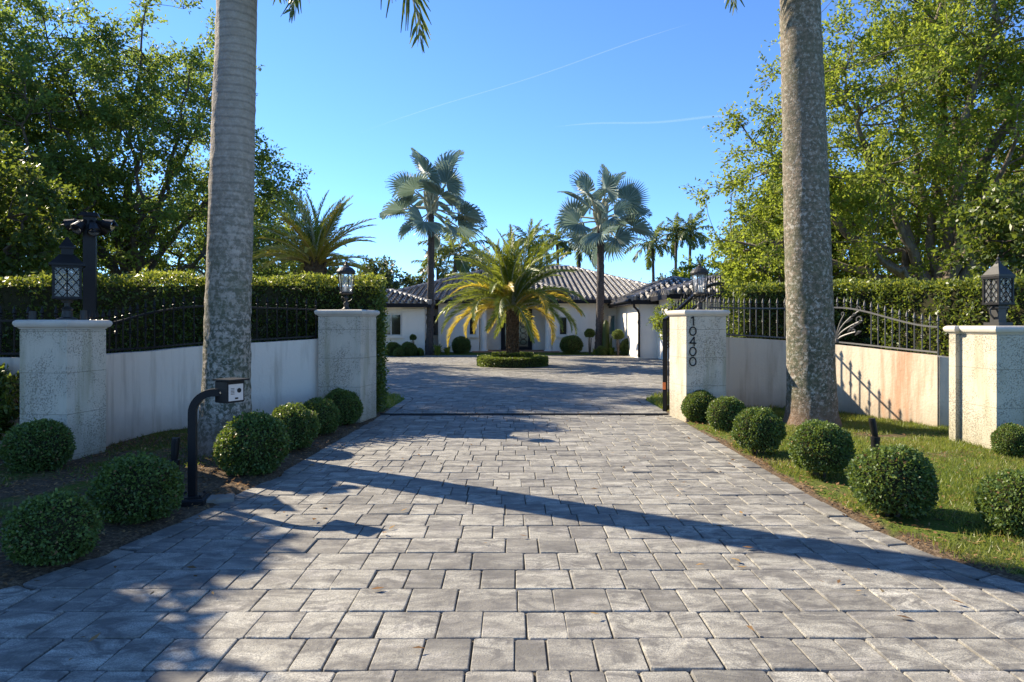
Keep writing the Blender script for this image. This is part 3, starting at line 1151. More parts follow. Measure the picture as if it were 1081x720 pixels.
def fan_palm(label, x, y, h, seed, tr):
    g = random.Random(seed)
    t = thing('fan_palm', label, 'palm tree', (x, y, float(gz(np.array(x), np.array(y)))), 0, 'silver fan palms flanking the house entrance')
    mb = tapered_trunk([(-.1, tr * 1.5), (.3, tr * 1.2), (1, tr * 1.05), (h * .6, tr), (h, tr * .9)], lambda u: (.1 * math.sin(u * 2), 0), 18, 60, .014, seed)
    mb.build('trunk', M['palmbark'], t, True)
    bt = MB()
    for i in range(26):                       # old leaf bases under the crown
        a = i * 2.4
        z = h - .1 + i * .035
        c, s_ = math.cos(a), math.sin(a)
        bt.tube([(.1 + c * tr * .7, s_ * tr * .7, z), (.1 + c * (tr + .12), s_ * (tr + .12), z + .35), (.1 + c * (tr + .2), s_ * (tr + .2), z + .6)], [.09, .07, .05], 6)
    bt.build('leaf_base', M['stalk'], t)
    for i in range(20):
        az = i * 137.5 + g.uniform(-15, 15)
        f = i / 19
        el = 62 - 108 * f ** .9 + g.uniform(-8, 8)
        add_frond(FAN[i % 3], t, (.1, 0, h + .6 - .6 * f), R(az), -R(el), R(g.choice([-1, 1]) * g.uniform(15, 75)), g.uniform(.85, 1.08) * (.8 if f > .85 else 1))
    return t


fan_palm('silver fan palm left of the entrance, dark slim trunk rising through the roof line', at(453, 33.6), 33.6, 7.1, 11, .17)
fan_palm('silver fan palm right of the entrance, with a dark trunk beside the green tinted window', at(632, 33.9), 33.9, 6.5, 12, .185)


# date palms
def date_palm(label, x, y, z0, trunk_h, tr, L, nf, ymix, seed, ycut=.62, nl=74, dr=74, group=None):
    g = random.Random(seed)
    t = thing('date_palm', label, 'palm tree', (x, y, z0), g.uniform(0, 6), group)
    mb = tapered_trunk([(-.15, tr * 1.15), (.2, tr * .92), (trunk_h * .6, tr), (trunk_h, tr * 1.2), (trunk_h + .35, tr * .7)], lambda u: (0, 0), 18, 24, .012, seed)
    for i in range(int(70 * trunk_h)):
        a = i * 2.4
        z = .1 + (trunk_h + .1) * i / (70 * trunk_h)
        c, s_ = math.cos(a), math.sin(a)
        rr = tr * .95
        mb.tube([(c * rr, s_ * rr, z - .05), (c * (rr + .06), s_ * (rr + .06), z + .09)], [.05, .025], 4)
    mb.build('trunk', M['bootbark'], t)
    kinds = {}
    steps = 7
    for s in range(steps):
        f = s / (steps - 1)
        e0 = 87 - 60 * f
        e1 = e0 - 36 - dr * f
        for yv in (0, 1):
            kinds[(s, yv)] = pinnate_mesh('frond', L * (1 - .05 * f), e0, e1, nl, .46 * L / 3, .022 * L / 3, [M['datey'] if yv else M['date'], M['stalky'] if yv else M['stalk']],
                                          1.25, 30, .3, 44, seed * 10 + s, .03, .14, 0, .1)
    for i in range(nf):
        f = i / (nf - 1)
        s = min(steps - 1, int(f * steps))
        yv = 1 if (f > ycut and g.random() < ymix) else 0
        add_frond(kinds[(s, yv)], t, (0, 0, trunk_h + .35 - .3 * f), R(i * 137.5 + g.uniform(-12, 12)), R(g.uniform(-6, 6)), R(g.uniform(-30, 30)), g.uniform(.88, 1.06))
    return t


IX, IY = .02, 24.6
date_palm('feathery date palm with yellowing lower fronds in the round hedge island before the entrance', IX, IY, .18, 1.7, .185, 3.25, 86, .38, 31, nl=96)
date_palm('date palm with orange yellow fronds showing above the hedge behind the left gate lantern', at(333, 15.6), 15.6, .02, 2.72, .2, 1.75, 66, .9, 33, ycut=.38, dr=36)

# palms far behind the house
ROYF = [pinnate_mesh('frond', 3.0, e0, e1, 30, .75, .12, [M['royalf'], M['stalk']], 1.0, 5, .7, 55, 60 + s, .04, .1, -.1, .3)
        for s, (e0, e1) in enumerate([(75, 20), (50, -25), (28, -55), (5, -75)])]
FP = [(481, 268, 52, 1.15, 'leafy palm head seen just right of the left silver palm trunk'),
      (462, 283, 56, .9, 'small palm head low behind the left silver palm trunk'),
      (499, 283, 58, .95, 'palm head peeping above the roof left of the date palm crown'),
      (558, 256, 58, 1.0, 'palm head rising directly behind the top of the date palm'),
      (588, 254, 62, .85, 'thin palm just left of the right silver palm crown'),
      (611, 262, 62, .95, 'thin palm tucked under the fronds of the right silver palm'),
      (689, 259, 62, 1.0, 'thin palm standing nearest the right silver palm, alone against the sky'),
      (714, 247, 64, .9, 'thin tall palm, middle one of the three right of the roof ridge'),
      (729, 246, 64, .95, 'thin tall palm touching the bright tree, last of the three right of the roof ridge')]
for i, (px, py, D, sc, lab) in enumerate(FP):
    g = random.Random(100 + i)
    t = thing('far_palm', lab, 'palm tree', (at(px, D), D, .05), 0, 'thin palms behind the house')
    h = 1.5 + (343 - py) / F * D - .05
    mb = MB()
    lx = g.uniform(-.4, .4)
    mb.tube([(lx, 0, -.1), (lx * .5, 0, h * .5), (0, 0, h)], [.2, .15, .12], 8)
    mb.build('trunk', M['palmbark'], t, True)
    for k in range(14):
        f = k / 13
        add_frond(ROYF[min(3, int(f * 4))], t, (0, 0, h - .1), R(k * 137.5 + g.uniform(-15, 15)), R(g.uniform(-8, 8)), g.uniform(-.3, .3), sc * g.uniform(.8, 1.05))

# ------------------------------------------------------------------ round island
def ring_hedge(label, r, w, z0, z1, n):
    t = thing('ring_hedge', label, 'hedge', (IX, IY, 0), 0, 'clipped rings of the round island')
    th = rng.uniform(0, 2 * math.pi, n)
    u = rng.uniform(0, 1, n)
    kind = rng.uniform(size=n)
    rr = np.where(kind < .55, r + w / 2, np.where(kind < .9, r + (u - .5) * w, r - w / 2))
    z = np.where(kind < .55, z0 + (z1 - z0) * u, np.where(kind < .9, z1, z0 + (z1 - z0) * u))
    p = np.column_stack([np.cos(th) * rr, np.sin(th) * rr, z + rng.normal(size=n) * .012])
    no = np.column_stack([np.cos(th), np.sin(th), np.zeros(n)])
    no[(kind >= .55) & (kind < .9)] = (0, 0, 1)
    V, Qd = shell_foliage(p, no, .05, .028, .6, .015)
    np_mesh('foliage', V, Qd, M['hedge'], np.clip(rng.normal(.6, .25, n), 0, 1), None, t)
    mb = MB()
    vs, fs = [], []
    for k in range(40):
        a = 2 * math.pi * k / 40
        for (q, zz) in ((r - w / 2 + .03, z0 - .02), (r + w / 2 - .03, z0 - .02), (r + w / 2 - .03, z1 - .04), (r - w / 2 + .03, z1 - .04)):
            vs.append((q * math.cos(a), q * math.sin(a), zz))
    for k in range(40):
        k2 = (k + 1) % 40
        for i in range(4):
            i2 = (i + 1) % 4
            fs.append((k * 4 + i, k * 4 + i2, k2 * 4 + i2, k2 * 4 + i))
    mb.add(vs, fs)
    mb.build('shade_core', M['twig'], t)
    return t


ring_hedge('low outer ring of clipped hedge around the date palm island', 1.14, .3, .0, .33, 9000)
ring_hedge('raised inner ring of clipped hedge around the date palm foot', .62, .24, .2, .46, 5000)
mb = MB()
mb.lathe([(1.02, -.02), (1.0, .14), (.8, .22), (.3, .25), (.01, .26)], 32, (IX, IY, 0))
tag(mb.build('island_soil', M['ground'], None, True), kind='structure')


# ------------------------------------------------------------------ walls, pillars and fences
def wall_strip(name, label, path, ztop, th, m, left_out=1, cap=.03):
    """wall along a polyline (front face), thickness th to the outside; smooth interpolation"""
    P = np.array(path, float)
    cum = np.concatenate([[0], np.cumsum(np.hypot(*np.diff(P, axis=0).T))])
    s = np.arange(0, cum[-1] + .001, .12)
    s[-1] = cum[-1]
    X = np.column_stack([np.interp(s, cum, P[:, 0]), np.interp(s, cum, P[:, 1])])
    for _ in range(6):
        X[1:-1] = .25 * X[:-2] + .5 * X[1:-1] + .25 * X[2:]
    Z = np.interp(s, cum, ztop)
    T = unit(np.gradient(X, axis=0))
    Nn = np.stack([-T[:, 1], T[:, 0]], -1) * left_out
    mb = MB()
    vs, fs = [], []
    for i in range(len(s)):
        a, b = X[i], X[i] + Nn[i] * th
        z0 = -.15
        vs += [(a[0], a[1], z0), (a[0], a[1], Z[i]), (b[0], b[1], Z[i]), (b[0], b[1], z0)]
    for i in range(len(s) - 1):
        for k in range(4):
            k2 = (k + 1) % 4
            fs.append((i * 4 + k, i * 4 + 4 + k, i * 4 + 4 + k2, i * 4 + k2))
    fs += [(0, 1, 2, 3), tuple((len(s) - 1) * 4 + k for k in (3, 2, 1, 0))]
    mb.add(vs, fs)
    o = mb.build(name, m)
    tag(o, label, 'wall')
    return X + Nn * th * .5, Z, T


WL = [(-4.72, 7.5), (-4.82, 8.2), (-4.78, 8.9), (-4.5, 9.4), (-4.1, 9.75), (-3.6, 10.05), (-2.98, 10.42)]
XLw, ZLw, TLw = wall_strip('garden_wall', 'curved white stucco wall in the shade behind the smooth grey palm', WL, [1.15, 1.15, 1.15, 1.19, 1.22, 1.245, 1.285], .16, M['wall_l'], 1)
WR = [(3.22, 10.92), (3.7, 11.35), (4.3, 11.65), (4.9, 11.6), (5.36, 11.08), (5.7, 10.2), (5.97, 9.4)]
XRw, ZRw, TRw = wall_strip('garden_wall', 'curved beige stucco wall with a rust stain behind the lichen covered palm', WR, [1.32, 1.29, 1.26, 1.22, 1.17, 1.11, 1.06], .15, M['wall_r'], 1)
# short return behind the pillar and runs outward beyond the near pillars
wall_strip('garden_wall', 'short beige wall return tucked behind the weathered pillar on the lawn', [(5.99, 9.385), (6.3, 9.33), (6.62, 9.28)], [1.05, 1.05, 1.05], .14, M['wall_r'], 1)
wall_strip('garden_wall', 'white wall running out of the left photo edge beyond the lattice lantern pillar', [(-9.5, 7.72), (-7, 7.72), (-5.24, 7.72)], [1.12, 1.12, 1.12], .16, M['wall_l'], 1)


def iron_fence(name, label, X, Z, rail, m, step=.15, scroll=None, trim=(.05, .05), collar=2):
    """rail(u): top rail height for u in 0..1 along the fence"""
    t = thing(name, label, 'fence')
    cum = np.concatenate([[0], np.cumsum(np.hypot(*np.diff(X, axis=0).T))])
    L = cum[-1]

    def p(s):
        return np.interp(s, cum, X[:, 0]), np.interp(s, cum, X[:, 1])

    ss = np.linspace(trim[0], L - trim[1], 60)
    zb = lambda s: float(np.interp(s, cum, Z)) + .045
    zt = lambda s: rail(s / L)
    mb = MB()
    mb.tube([(*p(s), zt(s)) for s in ss], .017, 4, square=True)
    mb.build('top_rail', m, t)
    mb = MB()
    mb.tube([(*p(s), zb(s)) for s in ss], .017, 4, square=True)
    mb.build('bottom_rail', m, t)
    n = int((L - trim[0] - trim[1]) / step)
    for i in range(n + 1):
        s = trim[0] + (L - trim[0] - trim[1]) * i / n
        x, y = p(s)
        lo = zb(s)
        inside = scroll and scroll[0] < s / L < scroll[1]
        if inside:
            lo = zt(s) - .02
        mb = MB()
        if i in (0, n):
            lo = float(np.interp(s, cum, Z)) - .04
        mb.tube([(x, y, lo), (x, y, zt(s) + .05)], .0105, 6)
        h = zt(s) + .05
        mb.lathe([(.010, 0), (.02, .008), (.02, .016), (.009, .024), (.009, .034), (.022, .05), (.017, .08), (.001, .14)], 8, (x, y, h - .01))
        if not inside and i % collar == 1:
            mb.lathe([(.011, 0), (.021, .006), (.013, .018), (.022, .028), (.022, .034), (.013, .045), (.021, .055), (.011, .062)], 8, (x, y, (lo + zt(s)) / 2))
        mb.build('picket', m, t)
    if scroll:
        s0, s1 = scroll[0] * L, scroll[1] * L
        sc = (s0 + s1) / 2
        mb = MB()

        def P3(s, z):
            return (*p(s), z)

        h = zt(sc) - zb(sc)
        b = zb(sc)
        hw = (s1 - s0) / 2
        for sg in (-1, 1):
            for (ex, ez, curl) in ((.85, .62, 1), (.8, .92, .8), (.62, .30, .6), (.25, .8, .5)):
                pts = []
                for k in range(9):
                    u = k / 8
                    pts.append(P3(sc + sg * hw * ex * u ** 1.3, b + h * ez * u ** .6))
                c0 = sc + sg * hw * (ex - .13 * curl)
                for k in range(1, 10):
                    a = k / 9 * 4.6
                    rr = .13 * curl * hw * (1 - .65 * k / 9)
                    pts.append(P3(c0 + sg * rr * math.cos(a), b + h * ez + rr * math.sin(a) * 1.1))
                mb.tube(pts, [.017 - .009 * k / len(pts) for k in range(len(pts))], 5)
            for (u, z) in ((.35, .3), (.5, .42), (.66, .5), (.3, .55), (.45, .7), (.6, .2)):   # iron leaves
                c = P3(sc + sg * hw * u, b + h * z)
                e = P3(sc + sg * hw * (u + .22), b + h * (z + .12))
                mb.tube([c, P3(sc + sg * hw * (u + .12), b + h * (z + .09)), e], [.008, .03, .004], 5)
        mb.lathe([(.01, 0), (.035, .01), (.03, .05), (.01, .06)], 8, P3(sc, b))
        mb.build('scrollwork', m, t)
    return t


def ease(u):
    return u * u * (3 - 2 * u)


iron_fence('iron_fence', 'black iron fence with spear tops along the shaded white wall', XLw, ZLw,
           lambda u: 1.5 + .27 * ease(min(1, max(0, (u - .08) / .52))) - .03 * max(0, (u - .6) / .4), M['iron'], .145)
iron_fence('iron_fence', 'grey iron fence with leafy scrollwork and a sagging top rail on the beige wall', XRw, ZRw,
           lambda u: 1.79 - .32 * ease(min(1, max(0, (u - .58) / .42))), M['iron_g'], .125, (.47, .72))
iron_fence('iron_fence', 'black iron fence continuing past the lattice lantern pillar at the left photo edge',
           np.array([(-9.4, 7.8), (-7.5, 7.8), (-5.26, 7.8)]), np.array([1.12, 1.12, 1.12]), lambda u: 1.55, M['iron'], .16)


def pillar(name, label, corner, size, rz, ztop, m, cap_r=.045, front_at='right', extra=None, depth=None):
    """square stone pillar; local origin = nearest corner, local +y runs back"""
    t = thing(name, label, 'pillar', (corner[0], corner[1], 0), rz)
    d = depth or size
    sx = -1 if front_at == 'right' else 1
    mb = MB()
    blocks = [(sx * size / 2, d / 2, size, d)]
    if extra:
        blocks.append(extra)
    for (cx, cy, w, dd) in blocks:
        z1 = ztop - .10
        b = .012
        mb.box((cx, cy, (z1 - .2) / 2 - .0), (w, dd, z1 + .2), 0, 0, .5, 1, b)
    mb.build('shaft', m, t)
    mb = MB()
    for (cx, cy, w, dd) in blocks:
        rings = [(ztop - .102, .0), (ztop - .085, .012), (ztop - .075, .03), (ztop - .06, .04), (ztop - .04, .047), (ztop - .018, .042), (ztop - .004, .026), (ztop, .008)]
        vs, fs = [], []
        for (z, e) in rings:
            for (ux, uy) in ((-1, -1), (1, -1), (1, 1), (-1, 1)):
                vs.append((cx + ux * (w / 2 + e), cy + uy * (dd / 2 + e), z))
        for q in range(len(rings) - 1):
            for k in range(4):
                k2 = (k + 1) % 4
                fs.append((q * 4 + k, q * 4 + k2, q * 4 + 4 + k2, q * 4 + 4 + k))
        fs.append(tuple((len(rings) - 1) * 4 + k for k in range(4)))
        fs.append((3, 2, 1, 0))
        mb.add(vs, fs)
    mb.build('capstone', M['cast'], t)
    return t


# near left pillar, right face towards the drive
PL = pillar('stone_pillar', 'white pitted stone pillar under the lattice lantern at the left edge', (-4.70, 7.07), .56, -R(8), 1.555, M['coral_w'])
mb = MB()
mb.tube([(-.06, .3, 1.55), (-.06, .3, 1.66)], .035, 10)
mb.build('cap_stub', M['bronze'], PL)
mb = MB()
mb.tube([(-.50, .1, 1.55), (-.50, .1, 1.65)], .035, 10)
mb.build('cap_stub', M['bronze'], PL)
PR = pillar('stone_pillar', 'weathered mossy stone pillar with a square lantern at the edge of the lawn', (5.52, 7.63), .6, R(1), 1.49, M['coral_y'], front_at='left',
            extra=(.27, .66, .66, .12))
GL = pillar('gate_pillar', 'white stone gate pillar without a number on the left of the gate opening', (-2.31, 10.2), .68, -R(9), 1.735, M['coral_w'], front_at='right')
GR = pillar('gate_pillar', 'stone gate pillar carrying the house number 10400 right of the opening', (2.70, 10.38), .66, R(9), 1.735, M['coral_w'], front_at='left')
# house number, one digit under another
def ell(cx, cz, rx, rz_, n=24):
    return [(cx + rx * math.cos(2 * math.pi * k / n), -.012, cz + rz_ * math.sin(2 * math.pi * k / n)) for k in range(n + 1)]


zt0 = 1.5 + (343 - 339) / F * 10.4
for i, ch in enumerate('10400'):
    cz = zt0 - i * .157
    cx = .105
    mb = MB()
    if ch == '0':
        mb.tube(ell(cx, cz, .052, .064), .0095, 6)
    elif ch == '1':
        mb.tube([(cx + .01, -.012, cz - .07), (cx + .01, -.012, cz + .07)], .0095, 6)
        mb.tube([(cx + .01, -.012, cz + .068), (cx - .03, -.012, cz + .045)], .0095, 6)
    else:
        mb.tube([(cx + .022, -.012, cz - .07), (cx + .022, -.012, cz + .07)], .0095, 6)
        mb.tube([(cx + .022, -.012, cz + .068), (cx - .05, -.012, cz - .028)], .0095, 6)
        mb.tube([(cx - .055, -.012, cz - .028), (cx + .055, -.012, cz - .028)], .0095, 6)
    mb.build('digit', M['iron'], GR)

# ------------------------------------------------------------------ lanterns
def gate_lantern(label, x, y, z):
    t = thing('post_lantern', label, 'lantern', (x, y, z), 0, 'lanterns on the gate pillars')
    mb = MB()
    mb.lathe([(.07, 0), (.075, .015), (.045, .03), (.035, .07), (.05, .1), (.022, .13), (.02, .17), (.045, .19), (.022, .21), (.03, .235)], 14)
    for k in range(3):
        a = k * 2.094 + .5
        c, s_ = math.cos(a), math.sin(a)
        mb.tube([(c * .03, s_ * .03, .13), (c * .085, s_ * .085, .16), (c * .1, s_ * .1, .2), (c * .07, s_ * .07, .215)], .008, 5)
    mb.build('base', M['bronze'], t, True)
    mb = MB()
    mb.lathe([(.03, .235), (.095, .25), (.105, .265), (.10, .28), (.09, .285)], 18)
    mb.lathe([(.13, .57), (.14, .58), (.14, .6), (.12, .605)], 18)
    for k in range(6):
        a = k * math.pi / 3
        c, s_ = math.cos(a), math.sin(a)
        mb.tube([(c * .098, s_ * .098, .265), (c * .112, s_ * .112, .42), (c * .128, s_ * .128, .58)], .008, 5)
    mb.build('cage', M['bronze'], t)
    mb = MB()
    mb.lathe([(.085, .283), (.1, .42), (.116, .572)], 18)
    mb.build('glass', M['clear'], t, True)
    mb = MB()
    for k in range(3):
        a = k * 2.1
        mb.tube([(.03 * math.cos(a), .03 * math.sin(a), .28), (.03 * math.cos(a), .03 * math.sin(a), .4)], .013, 8)
    mb.build('bulb', M['bulb'], t, True)
    mb = MB()
    mb.lathe([(.15, .60), (.145, .615), (.105, .66), (.05, .685), (.05, .70), (.03, .71), (.015, .73), (.022, .745), (.008, .76)], 18)
    ring = [(0.018 * math.cos(a), 0, .785 + .028 * math.sin(a)) for a in np.linspace(-1.57, 4.7, 14)]
    mb.tube(ring, .005, 5)
    mb.build('roof', M['bronze'], t)
    return t


gate_lantern('caged lantern with a ring finial on the white unnumbered gate pillar', at(365.5, 10.55), 10.55, 1.735)
gate_lantern('caged lantern with a ring finial on the house number pillar', at(738.5, 10.75), 10.75, 1.735)


def box_lantern(label, x, y, z, rz, w, hb, hbody, ped):
    """square lantern with leaded lattice panes"""
    t = thing('post_lantern', label, 'lantern', (x, y, z), rz)
    mb = MB()
    if ped:
        mb.box((0, 0, .02), (.2, .2, .04))
        mb.box((0, 0, hb / 2), (.115, .115, hb), 0, 0, .5, .9)
        mb.box((0, 0, hb - .03), (.15, .15, .025))
        for sx in (-1, 1):
            mb.tube([(sx * .05, 0, .08), (sx * .11, 0, .14), (sx * .12, 0, hb * .75), (sx * .08, 0, hb * .9)], .012, 5)
    else:
        mb.lathe([(.1, 0), (.1, .015), (.055, .03), (.05, .1), (.06, .12), (.025, .15), (.025, .2), (.05, hb - .04), (.06, hb)], 14)
    mb.build('base', M['bronze'], t)
    hw = w / 2
    z0, z1 = hb, hb + hbody
    mb = MB()
    for (zz, ww, tt) in ((z0 + .012, w + .015, .024), (z1 - .012, w + .02, .024)):
        for sg in (-1, 1):
            mb.box((0, sg * ww / 2, zz), (ww, .018, tt))
            mb.box((sg * ww / 2, 0, zz), (.018, ww + .017, tt + .002))
    for sx in (-1, 1):
        for sy in (-1, 1):
            mb.box((sx * hw, sy * hw, (z0 + z1) / 2), (.024, .024, hbody - .02))
    mb.box((0, 0, z0 - .004), (w * .8, w * .8, .012))
    mb.build('cage', M['iron'], t)
    mb = MB()
    n = 3
    for sg in (-1, 1):
        for axis in (0, 1):
            for k in range(-n, n):
                for dr in (1, -1):
                    a0 = -hw + (k * w / n)
                    pts = []
                    for u in np.linspace(0, 1, 9):
                        s_ = a0 + u * w * 1.0 if dr == 1 else -a0 - u * w
                        if -hw <= s_ <= hw:
                            pts.append((s_, z0 + .02 + u * (hbody - .04)))
                    if len(pts) > 1:
                        off = sg * (hw + .006)
                        P3 = [((q[0], off, q[1]) if axis == 0 else (off, q[0], q[1])) for q in pts]
                        mb.tube([P3[0], P3[-1]], .0042, 4)
            off = sg * (hw + .006)
            mb.tube([(0, off, z0), (0, off, z1)] if axis == 0 else [(off, 0, z0), (off, 0, z1)], .006, 4)
    mb.build('lattice', M['iron'], t)
    mb = MB()
    for sg in (-1, 1):
        mb.box((0, sg * hw, (z0 + z1) / 2), (w - .026, .005, hbody - .05))
        mb.box((sg * hw, 0, (z0 + z1) / 2), (.005, w - .026, hbody - .05))
    mb.build('glass', M['lampglass'], t)
    mb = MB()
    mb.tube([(0, 0, z0 + .01), (0, 0, z0 + .13)], [.03, .022], 10)
    mb.build('bulb', M['bulb'], t, True)
    mb = MB()
    ov = .045 if ped else .09
    mb.box((0, 0, z1 + .012), (w + ov, w + ov, .024))
    mb.box((0, 0, z1 + .024 + .05), (w + ov - .02, w + ov - .02, .10), 0, 0, .5, .45)
    zc = z1 + .124
    if ped:
        mb.box((0, 0, zc + .02), (w * .42, w * .42, .04), 0, 0, .5, .5)
        mb.lathe([(.03, 0), (.03, .02), (.012, .04), (.02, .06), (.003, .09)], 8, (0, 0, zc + .03))
    else:
        mb.box((0, 0, zc + .035), (w * .46, w * .46, .07))
        mb.box((0, 0, zc + .08), (w * .62, w * .62, .02))
        mb.box((0, 0, zc + .09 + .055), (w * .58, w * .58, .11), 0, 0, .5, .12)
    mb.build('roof', M['iron'] if not ped else M['bronze'], t)
    return t


box_lantern('black square lantern with diamond lattice panes on the left pitted stone pillar', at(71, 7.38), 7.38, 1.555, R(33), .245, .23, .36, False)
box_lantern('tall square lantern with wavy panes on a pedestal atop the weathered mossy pillar', 5.77, 7.95, 1.49, R(12), .195, .25, .33, True)

# ------------------------------------------------------------------ floodlight post
fx, fy = at(95, 8.35), 8.35
t = thing('floodlight_post', 'tall square black post with floodlight heads behind the lattice lantern', 'light post', (fx, fy, 0), R(25))
mb = MB()
mb.box((0, 0, 1.40), (.135, .135, 2.9))
mb.build('post', M['iron'], t)
mb = MB()
mb.box((0, 0, 2.87), (.21, .21, .05), 0, 0, .5, .8)
mb.build('post_cap', M['iron'], t)
for (az, tl) in ((170, 18), (235, 42), (345, 15), (290, 52), (60, 25)):
    c, s_ = math.cos(R(az)), math.sin(R(az))
    dz = -math.sin(R(tl))
    dh = math.cos(R(tl))
    h = MB()
    p0 = Vector((c * .07, s_ * .07, 2.79))
    d = Vector((c * dh, s_ * dh, dz))
    h.tube([p0 - d * .0, p0 + d * .06, p0 + d * .085, p0 + d * .17, p0 + d * .195, p0 + d * .195], [.02, .035, .055, .072, .078, .07], 14)
    fo = h.build('floodlight', M['iron'], t, False)
    ln = MB()
    ln.tube([p0 + d * .196, p0 + d * .2], [.06, .055], 14)
    ln.build('lens', M['chrome'], fo)

# ------------------------------------------------------------------ intercom post
ix, iy = -2.69, 5.64
t = thing('intercom_post', 'black gooseneck intercom post with a hooded call box at the drive edge', 'intercom', (ix, iy, float(gz(np.array(ix), np.array(iy)))), R(12))
mb = MB()
mb.box((-.05, -.02, -.02), (.34, .26, .12), 0, 0, .5, 1, .012)
mb.build('plinth', M['iron'], t)
mb = MB()
mb.box((.2, .04, -.012), (.24, .17, .06), .15, 0, .5, 1, .012)
mb.build('concrete_pad', M['concrete'], t)
mb = MB()
pts = [(0, 0, .03), (0, 0, .5), (0, 0, .74)]
for k in range(1, 10):
    a = k / 9 * math.pi / 2
    pts.append((.17 - .17 * math.cos(a), 0, .74 + .17 * math.sin(a)))
pts.append((.26, 0, .91))
mb.tube(pts, .044, 4, square=True)
mb.build('gooseneck', M['iron'], t)
mb = MB()
mb.box((0, 0, .042), (.19, .19, .012))
for sx in (-1, 1):
    for sy in (-1, 1):
        mb.lathe([(.012, 0), (.012, .012), (.004, .018)], 6, (sx * .075, sy * .075, .047))
mb.build('flange', M['iron'], t)
brz = R(61 - 12)                                     # call box turned to face the lane
bc = Vector((.29, .02, .915))
mb = MB()
mb.box(bc, (.175, .15, .185), brz, 0, .5, 1, .006)
bx = mb.build('call_box', M['iron'], t)
ca, sa = math.cos(brz), math.sin(brz)


def bl(p):
    return (bc.x + p[0] * ca - p[1] * sa, bc.y + p[0] * sa + p[1] * ca, bc.z + p[2])


mb = MB()
mb.box(bl((0, -.02, .102)), (.20, .215, .014), brz)
mb.build('hood', M['iron'], bx)
mb = MB()
mb.box(bl((.0, -.077, -.005)), (.145, .006, .14), brz)
mb.build('faceplate', M['plate'], bx)
mb = MB()
for k in range(5):
    mb.box(bl((-.035, -.081, .03 - k * .012)), (.035, .003, .004), brz)
mb.tube([bl((.03, -.080, .01)), bl((.03, -.085, .01))], .02, 14)
mb.box(bl((.005, -.081, -.055)), (.03, .004, .014), brz)
mb.build('speaker_grille', M['iron'], bx)
mb = MB()
mb.tube([bl((-.088, .0, -.005)), bl((-.094, .0, -.005))], .009, 10)
mb.build('lock', M['chrome'], bx)

# ------------------------------------------------------------------ path lights
def path_light(label, x, y, lean):
    t = thing('path_light', label, 'garden light', (x, y, float(gz(np.array(x), np.array(y)))), 0, 'black bullet spotlights in the beds')
    mb = MB()
    mb.lathe([(.045, -.05), (.048, .1), (.052, .105), (.052, .145), (.03, .15)], 14)
    mb.build('stake_base', M['iron'], t, False)
    mb = MB()
    mb.tube([(0, 0, .145), (lean * .3, 0, .2), (lean, .0, .33), (lean * 1.1, 0, .36)], [.03, .036, .038, .036], 12)
    mb.build('lamp_head', M['iron'], t, False)


path_light('black bullet spotlight standing on the lawn below the rust stained wall', at(924, 7.75), 7.75, -.035)
path_light('black bullet spotlight in the shaded bed beside the intercom post', at(184, 6.5), 6.5, .012)

# ------------------------------------------------------------------ gate leaf, swung open behind the numbered pillar
gang = math.atan2(.78, .62)
t = thing('gate_leaf', 'dark iron gate leaf with a rising top rail, swung open behind the house number pillar', 'gate', (2.57, 11.3, 0), gang)
GL_ = 2.6


def gtop(x):
    return 1.58 + .74 * math.sin(math.pi / 2 * x / GL_) ** 1.2


mb = MB()
mb.box((.03, 0, .80), (.06, .06, 1.52))
mb.box((GL_, 0, 1.2), (.06, .06, 2.28))
mb.box((GL_ / 2, 0, .1), (GL_ - .06, .05, .08))
mb.tube([(x, 0, gtop(x)) for x in np.linspace(0, GL_, 24)], .04, 4, square=True)
mb.tube([(x, 0, gtop(x) - .22) for x in np.linspace(0, GL_, 24)], .02, 4, square=True)
mb.build('gate_frame', M['iron'], t)
for x in np.arange(.16, GL_ - .05, .13):
    h = gtop(x)
    mb = MB()
    mb.tube([(x, 0, .12), (x, 0, h + .1)], .009, 6)
    mb.lathe([(.009, 0), (.02, .02), (.001, .1)], 6, (x, 0, h + .09))
    mb.build('gate_bar', M['iron'], t)
mb = MB()
mb.box((-.004, 0, .47), (.01, .055, .12))
mb.build('reflector', M['orange'], t)
mb = MB()
mb.tube([(GL_ - .1, -.018, .035), (GL_ - .1, .018, .035)], .03, 12)
mb.build('roller', M['iron'], t)
t = thing('gate_post', 'thin dark steel guide post against the house number pillar side', 'post', (2.66, 11.12, 0))
mb = MB()
mb.box((0, 0, .8), (.05, .05, 1.62))
mb.build('post', M['bronze'], t)
mb = MB()
mb.box((-.02, 0, 1.4), (.1, .03, .05))
mb.build('guide_bracket', M['iron'], t)
mb = MB()
mb.box((.2, 11.17, .003), (4.8, .12, .018))
mb.box((.2, 11.17, .016), (4.8, .03, .018))
tag(mb.build('gate_track', M['iron']), 'dark steel gate track set across the pavers', 'gate track')

# ------------------------------------------------------------------ house
HX, FY = .2, 36.0
house = thing('house', 'low white house with dark barrel tile hip roofs and a columned entrance', 'house', (0, 0, 0))
mb = MB()


def wallbox(x0, x1, y0, y1, z1, z0=-.1):
    mb.box(((x0 + x1) / 2, (y0 + y1) / 2, (z0 + z1) / 2), (x1 - x0, y1 - y0, z1 - z0))


